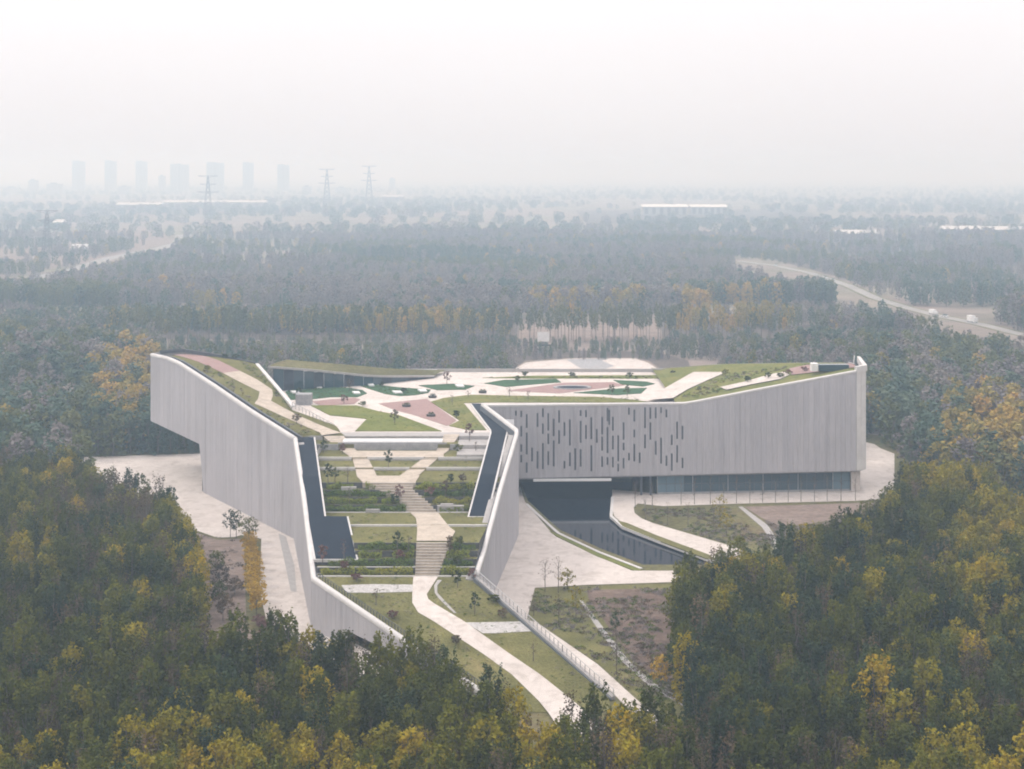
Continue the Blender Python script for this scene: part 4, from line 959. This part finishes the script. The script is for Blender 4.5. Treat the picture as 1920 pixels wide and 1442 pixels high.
for _ in range(1500):
    y_ = R.uniform(219, 306); x_ = R.uniform(XL(y_)+.5, XR(y_)-.5)
    if 255 < y_ < 266 and x_ < -26: continue
    if any(a_-.5 < x_ < b_+.5 for a_, b_ in path_spans(y_)): continue
    if y_ < 252 and (lambda r: float(np.interp(r, [q[0] for q in LOWER], [q[1] for q in LOWER]))-8 < 960+F*x_/y_ < float(np.interp(r, [q[0] for q in LOWER], [q[2] for q in LOWER]))+8)(row_of(y_, zs(y_))): continue
    if noise.noise(Vector((x_*.15, y_*.15, 4))) > -.1: tp.append((x_, y_, terrain(y_)+.02, R.uniform(.3,.7), R.uniform(.3,.6), R.uniform(0,6), R.choice((0,0,1))))
scatter('undergrowth', tp, tuft, 'weeds and low scrub on the rough ground beside the museum', 'undergrowth')

# ------------------------------------------------------------------ individual planting
def small_tree(name, p, h, r, mt, label, cat='tree', group=None, bare=False, seed=0, nb=9, nl=16):
    rnd = random.Random(seed); cr, tk = MB(), MB()
    tk.bar((0,0,-.1),(0,0,h*.75),.09,5,.04)
    for k in range(nb):
        t = (k+.5)/nb; z = h*(.35+.6*t); a = k*2.4; rr = r*math.sin(math.pi*(.2+.7*t))*rnd.uniform(.3,1)
        c = (math.cos(a)*rr, math.sin(a)*rr, z); tk.bar((0,0,z*.8), c, .04, 3, .015)
        leafs(cr, c, (r*.38,r*.38,h*.10), nl if not bare else max(3, nl//4), .22 if not bare else .13, rnd)
    t = thing(name, label, cat, p, group, rz=rnd.uniform(0,6))
    for b_, nm, m_ in ((cr,'crown',M[mt]),(tk,'trunk',M['trunk'])):
        me = bpy.data.meshes.new(nm); me.from_pydata(b_.v, [], b_.f); me.materials.append(m_); o = bpy.data.objects.new(nm, me); COL.objects.link(o); o.parent = t
    return t
# row of saplings along the glass hall
for k, px in enumerate((1191,1223,1277,1302,1332,1357,1381,1406,1430,1454,1478,1502,1527,1551,1577,1604)):
    p = G(px, 946 - (px-1277)*.024 if px > 1230 else 952, .06)
    small_tree('sapling', p, R.uniform(6,7.2), .9, 'leaf_red' if k % 3 == 0 else 'leaf_brown', 'slender bare sapling in the paving row before the glass hall', group='saplings before the glass hall', bare=True, seed=k, nb=10)
for k, (px, py, lab) in enumerate(((1210,975,'bare sapling on the green tip of the meadow by the curving path'),(1252,985,'thin sapling standing in the weedy meadow right of the curving path'),(1290,985,'thin sapling in the middle of the weedy meadow'),(1338,992,'thin sapling in the meadow near its right end'))):
    small_tree('sapling', G(px,py,0), 5.5, .8, 'leaf_brown', lab, bare=True, seed=30+k)
for k, (px, py, h, mt, lab) in enumerate(((1022,1110,7,'leaf_red','reddish thin tree at the paving corner beside the ramp foot'),(1047,1112,7.5,'leaf_brown','tall bare thin tree just right of the reddish one by the paving corner'),(1064,1106,4,'leaf_yellow','small pale sapling at the lower paving edge'),(1155,1192,4.5,'leaf_blue','small dark green tree on the brown soil patch'),(1080,1160,6,'leaf_yellow','thin yellow tree on the grass right of the ramp railing'),(1048,1175,6.5,'leaf_brown','bare tree on the grass close to the ramp railing'),(1001,1155,3,'leaf_brown','little shrubby sapling next to the railing and paving tip'),(1156,1265,8,'leaf_brown','tall bare tree by the diagonal stone path'),(1350,985,7,'leaf_yellow','yellow green tree in the meadow before the glass hall'),(1362,1003,5,'leaf_yellow','lower yellow shrub tree under the meadow tree'))):
    small_tree('young_tree', G(px,py,0), h, 1.3 if mt != 'leaf_yellow' else 1.8, mt, lab, bare=(mt in ('leaf_brown','leaf_red')), seed=50+k, nb=13)
small_tree('maple_tree', G(1240,1292,0), 5.2, 1.9, 'leaf_gold', 'small golden autumn tree at the edge of the right wood', seed=77, nb=16, nl=30)
small_tree('dark_tree', G(1285,1300,0), 9, 3, 'leaf_blue', 'dark round tree beside the small golden one', seed=78, nb=22, nl=40)
small_tree('young_tree', G(432,1008,0), 6.0, 1.7, 'leaf_blue', 'left one of the pair of green trees on the pale plaza edge', seed=80, nb=12, nl=26)
small_tree('young_tree', G(443,1010,0), 6.3, 1.7, 'leaf_blue', 'right one of the pair of green trees on the pale plaza edge', seed=81, nb=12, nl=26)
small_tree('young_tree', G(466,1018,0), 5.6, 2.2, 'leaf_dark', 'bushy green tree at the head of the golden row', seed=82, nb=16, nl=30)
for k in range(9):
    py = 1040 + k*14.5; small_tree('golden_tree', G(468+k*1.6, py, 0), 4.9, 1.9, 'leaf_gold', 'golden yellow tree in the narrow row along the side road', group='golden trees along the side road', seed=90+k, nb=16, nl=34)
for k in range(5):
    small_tree('shrub', G(483+k*3, 1172+k*4, 0), 1.8, 1.1, 'leaf_red', 'rusty brown shrub at the foot of the golden row', 'shrub', 'rusty shrubs below the golden row', seed=100+k)
for k, (px, py, h, mt) in enumerate(((405,1080,5,'leaf_dark'),(412,1110,5.5,'leaf_brown'),(410,1140,5,'leaf_dark'),(418,1165,5,'leaf_brown'),(440,1115,3,'leaf_brown'))):
    small_tree('shrub', G(px,py,0), h, 2.0, mt, ('dark','brown leafless','dense green','ragged brown','low brown')[k] + ' bush on the pink soil left of the golden row', 'shrub', seed=110+k, nb=16, nl=30)
# ramp planting
rt = [(607,848,'dark little pine on the upper left ramp planter','leaf_blue'),(642,850,'reddish shrub on the upper left ramp steps','leaf_red'),(728,878,'single dark sapling in the triangle bed between the stair arms','leaf_blue'),
 (615,905,'narrow dark cypress on the left ramp terrace','leaf_blue'),(628,903,'second narrow cypress right of the darkest one on the left terrace','leaf_blue'),(652,905,'thin brown sapling left of the stair fork','leaf_brown'),(655,945,'grey bare tree among the left hedge rows','leaf_brown'),(748,940,'brown tree hugging the left side of the stair bend','leaf_red'),(738,945,'dark shrub left of the stair bend','leaf_blue'),
 (859,850,'dark shrub tree on the upper right ramp planter','leaf_dark'),(880,826,'brown tree on the plaza corner by the right black basin','leaf_red'),(892,850,'thin sapling on the stepped planters at upper right','leaf_brown'),(845,908,'dark shrub on the right terrace under the lawn','leaf_blue'),(868,905,'brown bush on the right terrace','leaf_brown'),(808,930,'brown bush right of the stair fork','leaf_red'),(835,930,'grey sapling among right hedge rows','leaf_brown'),(870,935,'dark sapling deeper in the right hedge rows','leaf_blue'),
 (745,1035,'dark twin tree left of the lower flight','leaf_blue'),(766,1030,'leaning bare tree next to the lower flight','leaf_brown'),(750,1050,'brown bush left of the lower flight','leaf_red'),(645,1050,'reddish thin tree at the lower left black basin corner','leaf_red'),(645,1068,'red leaved shrub below the black basin','leaf_red'),(605,1055,'small red sapling left below the black basin','leaf_red'),(843,1040,'brown tree right of the lower flight','leaf_brown'),(862,1022,'dark bush above the lower right hedges','leaf_dark'),(858,1060,'green bush in the lower right hedges','leaf_dark'),
 (668,1090,'rusty little shrub above the gravel strip','leaf_red'),(736,1160,'red brown shrub on the lower left lawn','leaf_red'),(890,1152,'small dark conifer on the lower right lawn','leaf_blue'),(858,1102,'tiny sapling near the kerb path on the lower lawn','leaf_dark'),(885,1085,'rusty red shrub at the fold of the right wall','leaf_red'),(925,1130,'dark shrub against the right railing','leaf_dark'),(942,1160,'brown shrub against the right railing lower down','leaf_brown'),(705,1135,'thin brown sapling on the lower left lawn','leaf_brown'),(855,1210,'brown shrub on the lower lawn left of the path','leaf_brown'),(1000,1240,'bare sapling on the lawn between path and railing','leaf_brown')]
for k, (px, py, lab, mt) in enumerate(rt):
    p = RP(px, py); small_tree('young_tree' if k % 4 else 'ornamental_tree', p, R.uniform(2.4,4.2) if 'shrub' not in lab and 'bush' not in lab else R.uniform(1.3,2.2), 1.0, mt, lab, seed=200+k, bare=('bare' in lab or 'thin' in lab))
# roof and plaza trees
zt = [(422,672,'dark shrub at the far end of the left wing roof','L','leaf_blue'),(440,674,'second dark shrub at the far end of the left wing roof','L','leaf_blue'),(455,676,'small bare tree by the top of the left wing inner wall','L','leaf_brown'),(388,695,'low bush on the left wing lawn beside the brick path','L','leaf_dark'),(556,795,'small brown tree on the lower left wing lawn','L','leaf_brown'),
 (562,745,'dark clipped tree on the leftmost plaza bed','P','leaf_blue'),(645,757,'purple leaved tree on the big plaza lawn','P','leaf_red'),(680,762,'dark shrub at the top edge of the big plaza lawn','P','leaf_dark'),(740,795,'large brown tree on the big plaza lawn','P','leaf_brown'),(656,733,'brown tree on the leftmost plaza bed edge','P','leaf_brown'),(716,725,'dark round shrub on the second plaza bed','P','leaf_blue'),(757,737,'dark shrub beside the white seat on the second plaza bed','P','leaf_blue'),(838,720,'reddish tree behind the third plaza bed','P','leaf_red'),(848,760,'tall bare tree on the lawn right of the brick paving','P','leaf_brown'),(878,745,'reddish bare tree on the right plaza lawn','P','leaf_red'),(856,785,'grey shrub on the right plaza lawn','P','leaf_blue'),
 (970,717,'round green shrub on the long dark bed','P','leaf_dark'),(984,706,'dark bush near the rear plaza parapet','P','leaf_blue'),(1074,708,'dark bush at the middle of the rear hedge strip','P','leaf_blue'),(1181,709,'dark bush at the right of the rear hedge strip','P','leaf_blue'),(1147,741,'small dark tree on the bed above the facade','P','leaf_blue'),(1176,743,'dark tree right of the small one above the facade','P','leaf_blue'),(955,745,'reddish bare tree above the slotted facade','P','leaf_red'),(990,747,'thin bare tree above the slotted facade','P','leaf_red'),
 (1262,706,'low bush where the right path climbs','P','leaf_dark'),(1402,717,'dark shrub beside the narrow path on the right wing','R','leaf_blue'),(1440,710,'dark shrub in the middle of the right wing path','R','leaf_blue'),(1462,708,'green shrub on the right wing lawn','R','leaf_dark'),(1478,703,'rusty shrub at the start of the right wing brick paving','R','leaf_red'),(1508,697,'reddish shrub on the right wing brick paving','R','leaf_red'),(1360,706,'low shrub at the top of the wide right path','R','leaf_dark')]
for k, (px, py, lab, kd, mt) in enumerate(zt):
    p = drape(px, py, {'L':zleft,'P':zp,'R':zr}[kd]); small_tree('ornamental_tree', p, R.uniform(2.2,3.6) if ('tree' in lab) else R.uniform(1.2,2.0), 1.1, mt, lab, seed=300+k, bare='bare' in lab)
# planters
for k, (px, py, lab) in enumerate(((762,763,'dark oval planter on the left of the red brick paving'),(808,781,'dark oval planter at the lower tip of the red brick paving'),(811,746,'dark oval planter at the top corner of the red brick paving'),(905,737,'dark oval planter on the pale crossing of the plaza'))):
    p = drape(px, py, zp); t = thing('planter', lab, 'planter', p)
    me = MB(); n_ = 16
    me.add([(p.x+1.15*math.cos(2*math.pi*i/n_)*(1 if j else .85), p.y+.8*math.sin(2*math.pi*i/n_)*(1 if j else .85), p.z+(.55 if j else 0.04)) for j in (0,1) for i in range(n_)], [(i,(i+1)%n_,n_+(i+1)%n_,n_+i) for i in range(n_)] + [tuple(range(n_,2*n_))]).build('tub', M['planter'], t)
    cr = MB(); leafs(cr, (p.x,p.y,p.z+.8), (1.0,.7,.3), 60, .16, random.Random(k)); cr.build('plants', M['leaf_blue'], t, fix=False)
# hedges on the terraces
def hedge(x0, x1, y, z, dep, h, mt, lab, seed, group=None):
    rnd = random.Random(seed); c = Vector(((x0+x1)/2, y, z)); t = thing('hedge', lab, 'hedge', c, group); cr = MB(); L = x1-x0
    n_ = int(L*85*dep)
    for _ in range(n_):
        u = rnd.uniform(0,1); hh = h*(.75+.5*noise.noise(Vector((x0+u*L, y, seed))*.6)+.1)
        if noise.noise(Vector((x0+u*L, y*3, seed*1.7))*.25) < -.42: continue
        leafs(cr, (x0+u*L, y+rnd.uniform(-.5,.5)*dep, z+rnd.uniform(.1,1)*hh), (.15,.15,.1), 1, .19, rnd)
    cr.build('foliage', M[mt], t, fix=False)
def xpath(y, z, side):
    r = row_of(y, z); rs = [q[0] for q in MAIN]; px = float(np.interp(r, rs, [q[1 if side < 0 else 2] for q in MAIN])); return (px-960)*y/F
hs_i = 0; names_ = ['top','second','third','lowest']
for fi, (y0, z0, y1, z1) in enumerate(((287,17.6,279.6,13.35),(258.4,13.0,251.6,9.0))):
    for k in range(4):
        ya = lerp(y0,y1,k/4); yb = lerp(y0,y1,(k+1)/4); z = lerp(z0,z1,(k+1)/4); ym = (ya+yb)/2
        xl = xpath(ym, z, -1); xr = xpath(ym, z, 1)
        lb = drape(594 if ym > 278 else 0, 900, zkf)
        def kedge(y):   # inner edges of the black basins
            r = row_of(y, zkL(y)); r2 = row_of(y, zkR(y))
            pl = float(np.interp(r, [820,968,969,1048,1049],[588,608,650,668,590])); pr = float(np.interp(r2, [812,968,969],[921,880,905]))
            return (pl-960)*y/F, (pr-960)*y/F
        a, b_ = kedge(ym)
        a = max(a + .6, XL(ym)+.5); b_ = min(b_ - .6, XR(ym)-.5)
        mt = ('hedge_bright','leaf_hedge','hedge_bright','leaf_hedge')[(k+fi)%4]
        flt = ('upper','lower')[fi]
        hedge(a, xl-.4, ym+.25, z, 1.55, 1.3, mt, f'{names_[k]} hedge row left of the {flt} stair flight', 400+hs_i); hs_i += 1
        hedge(xr+.4, b_, ym+.25, z, 1.55, 1.3, mt, f'{names_[k]} hedge row right of the {flt} stair flight', 400+hs_i); hs_i += 1
a = RP(600, 1062)

# ------------------------------------------------------------------ far things: towers, pylons, sheds, vehicles
tw = [(135,157,300,357,'leftmost'),(196,216,300,358,'second from left'),(254,274,300,357,'third from left'),(319,352,307,359,'fourth from left, widest'),(387,418,304,360,'fifth from left behind the pylon'),(455,474,304,358,'sixth from left'),(520,541,308,358,'seventh and rightmost')]
for x0, x1, r0, r1, lab in tw:
    a = G(x0, r1, -1.2); b_ = G(x1, r1, -1.2); W = b_.x-a.x; zt_ = min(115, H - (r0-HOR)*a.y/F); D = 22
    t = thing('apartment_tower', f'{lab} of the hazy apartment towers on the skyline', 'building', ((a.x+b_.x)/2, a.y, -1.2), 'apartment towers on the skyline')
    MB().box(a.x, a.x+W*.44, a.y, a.y+D, -1.2, zt_).build('wing', M['tower'], t); MB().box(a.x+W*.56, b_.x, a.y, a.y+D, -1.2, zt_-3).build('wing', M['tower'], t)
    MB().box(a.x+W*.44, a.x+W*.56, a.y+4, a.y+D-3, -1.2, zt_+1).build('core', M['towerdark'], t)
    for s_ in (.12,.3,.68,.86):
        mb = MB(); zz = 3
        while zz < zt_-6: mb.box(a.x+W*s_-1.8, a.x+W*s_+1.8, a.y-1.2, a.y, zz, zz+1.6); zz += 3.1
        mb.build('balconies', M['towerdark'], t)['kind'] = 'stuff'
for k, (px, w, r0, Y) in enumerate(((60,14,338,4800),(100,26,345,4600),(302,10,330,5000),(232,20,350,4700),(575,16,350,4700),(735,10,335,5600),(1010,40,372,3600),(870,36,376,3300),(20,30,352,4700),(640,22,352,5000))):
    a = AT(px, Y, 0); W = w*Y/F; z = H-(r0-HOR)*Y/F
    t = thing('distant_building', 'faint low block in the haze of the far town', 'building', (a.x, Y, -1.2), 'faint blocks of the far town')
    MB().box(a.x-W/2, a.x+W/2, Y, Y+30, -1.2, z).build('wall', M['tower'], t); MB().box(a.x-W/4, a.x+W/6, Y+5, Y+15, z, z+4).build('roof', M['towerdark'], t)
def shed(px0, px1, r1, hgt, lab, dep=40, mt='coping'):
    a = G(px0, r1, -1.2); b_ = G(px1, r1, -1.2); t = thing('long_shed', lab, 'shed', ((a.x+b_.x)/2, a.y, -1.2)); m_ = dep/2
    MB().box(a.x, b_.x, a.y, a.y+dep, -1.2, hgt).build('wall', M['wallstone'], t)
    MB().add([(a.x-1,a.y-1,hgt),(b_.x+1,a.y-1,hgt),(b_.x+1,a.y+m_,hgt+4),(a.x-1,a.y+m_,hgt+4),(a.x-1,a.y+dep+1,hgt),(b_.x+1,a.y+dep+1,hgt)], [(0,1,2,3),(3,2,5,4),(0,3,4),(1,5,2)]).build('roof', M[mt], t)
    for k in range(6):
        x = lerp(a.x, b_.x, (k+.5)/6); MB().box(x-3, x+3, a.y-.3, a.y, 1, hgt-2).build('door', M['towerdark'], t)
shed(217,300,392,8,'white factory hall left of the pylon, far off'); shed(305,497,388,9,'very long white roofed hall behind the pylon')
shed(715,755,376,9,'small pale hall in the far middle'); shed(1205,1290,404,14,'cream hall at the right middle distance, left half',60,mt='white'); shed(1296,1364,403,13,'cream hall at the right middle distance, right half',60,mt='white')
shed(1570,1646,446,4,'low cream building in the brown fields',22); shed(1770,1840,439,5,'left one of the low white halls on the right skyline',20); shed(1848,1925,440,5,'right one of the low white halls on the right skyline',20)
shed(134,160,476,4,'tiny white house by the left road',12); shed(1012,1026,655,2.4,'little pale hut behind the rear plaza',6,mt='wallstone'); shed(100,116,430,8,'white gabled building right of the nearer pylon',20)
def pylon(px, r0, r1, lab, aw=9):
    b0 = G(px, r1, -1.2); hh = (r1-r0)*b0.y/F; w = hh*.10; t = thing('power_pylon', lab, 'pylon', b0)
    s = max(.3, b0.y/F*.55)*.75
    tip = hh; wt = .9
    for sx in (-1,1):
        for sy in (-1,1): MB().bar((b0.x+sx*w, b0.y+sy*w, -1.2), (b0.x+sx*wt, b0.y+sy*wt, tip-3), s).build('leg', M['steel'], t)
    mb = MB(); n_ = 9
    for k in range(n_):
        z0, z1 = tip*k/n_, tip*(k+1)/n_; w0, w1 = lerp(w,wt,k/n_), lerp(w,wt,(k+1)/n_)
        for sy in (-1,1): mb.bar((b0.x-w0,b0.y+sy*w0,z0),(b0.x+w1,b0.y+sy*w1,z1),s*.6); mb.bar((b0.x+w0,b0.y+sy*w0,z0),(b0.x-w1,b0.y+sy*w1,z1),s*.6)
    mb.build('lattice', M['steel'], t)
    for zf, L in ((.99,1.25),(.80,1.0),(.62,1.35)):
        z = tip*zf; MB().bar((b0.x-aw*L,b0.y,z+.6),(b0.x+aw*L,b0.y,z+.6),s*.8).bar((b0.x-aw*L,b0.y,z+.6),(b0.x,b0.y,z-2),s*.6).bar((b0.x+aw*L,b0.y,z+.6),(b0.x,b0.y,z-2),s*.6).build('crossarm', M['steel'], t)
pylon(88,398,490,'nearer lattice power pylon at the far left', 8); pylon(390,331,412,'tall lattice power pylon before the apartment towers', 13); pylon(613,318,388,'faint lattice pylon right of the towers', 14); pylon(692,312,384,'faintest lattice pylon, farthest right', 14)
# vehicles on the highway
def car(px, lab, mt='white', L=4.6, W=1.9, Hh=1.5, truck=False):
    py = interp(px, HW); p = G(px, py, -1.0); q = G(px+6, interp(px+6, HW), -1.0); d = (q-p).to_2d().normalized()
    t = thing('truck' if truck else 'car', lab, 'truck' if truck else 'car', p)
    if truck:
        MB().obox(p.to_2d()-d*1, d, L*.72, W, -.2, Hh-1).build('cargo_box', M[mt], t); MB().obox(p.to_2d()+d*L*.42, d, L*.2, W, -.4, Hh-1.8).build('cab', M[mt], t)
    else:
        MB().obox(p.to_2d(), d, L, W, -.7, -.1).build('body', M[mt], t); MB().obox(p.to_2d()-d*.2, d, L*.5, W*.85, -.1, .45).build('cabin', M['glass'], t)
    for a_ in (-.32,.32):
        for b2 in (-1,1):
            c = p.to_2d()+d*L*a_+Vector((-d.y,d.x))*b2*W*.5; MB().bar((c.x-d.y*.1,c.y+d.x*.1,-.65),(c.x+d.y*.1,c.y-d.x*.1,-.65),.35,8).build('wheel', M['darkmetal'], t)
car(1455,'white car far up the highway near the bend'); car(1548,'first of two pale vehicles on the highway straight'); car(1562,'second of two pale vehicles on the highway straight')
car(1750,'white lorry on the highway before the dark trees', L=7.5, W=2.2, Hh=2.6, truck=True); car(1772,'white car just behind the lorry')
car(1823,'boxy cream lorry on the highway, nearest to the viewer', L=7, W=2.4, Hh=3.6, truck=True)
# roof plant on the right wing
p = drape(1562, 695, zr); t = thing('roof_unit', 'dark plant unit with pale end box on the tip of the right wing roof', 'roof unit', p)
MB().box(p.x-3.8, p.x+3.8, p.y-1, p.y+1.4, p.z, p.z+1.6).build('casing', M['glass'], t); MB().box(p.x-5.6, p.x-4.0, p.y-1, p.y+1.2, p.z, p.z+1.9).build('end_box', M['white'], t)
mb = MB(); mb.bar((p.x+6,p.y+4,p.z),(p.x+6.4,p.y+4,p.z+3.4),.12); mb.bar((p.x+6.4,p.y+4,p.z+1.2),(p.x+4.8,p.y+4,p.z+1.6),.1); mb.build('mast', M['white'], t)

# ------------------------------------------------------------------ haze
hz = MB().box(-9100, 9100, -320, 20050, -2.2, 118).build('haze', M['white'], kind='stuff')
hz.data.materials.clear(); m = bpy.data.materials.new('haze_air'); m.use_nodes = True; n = m.node_tree; n.nodes.clear()
ou = n.nodes.new('ShaderNodeOutputMaterial'); pv = n.nodes.new('ShaderNodeVolumePrincipled')
pv.inputs['Color'].default_value = (.53,.71,.90,1); pv.inputs['Absorption Color'].default_value = (.60,.42,.0,1); pv.inputs['Density'].default_value = .00056; pv.inputs['Anisotropy'].default_value = .45
n.links.new(pv.outputs[0], ou.inputs['Volume']); hz.data.materials.append(m)
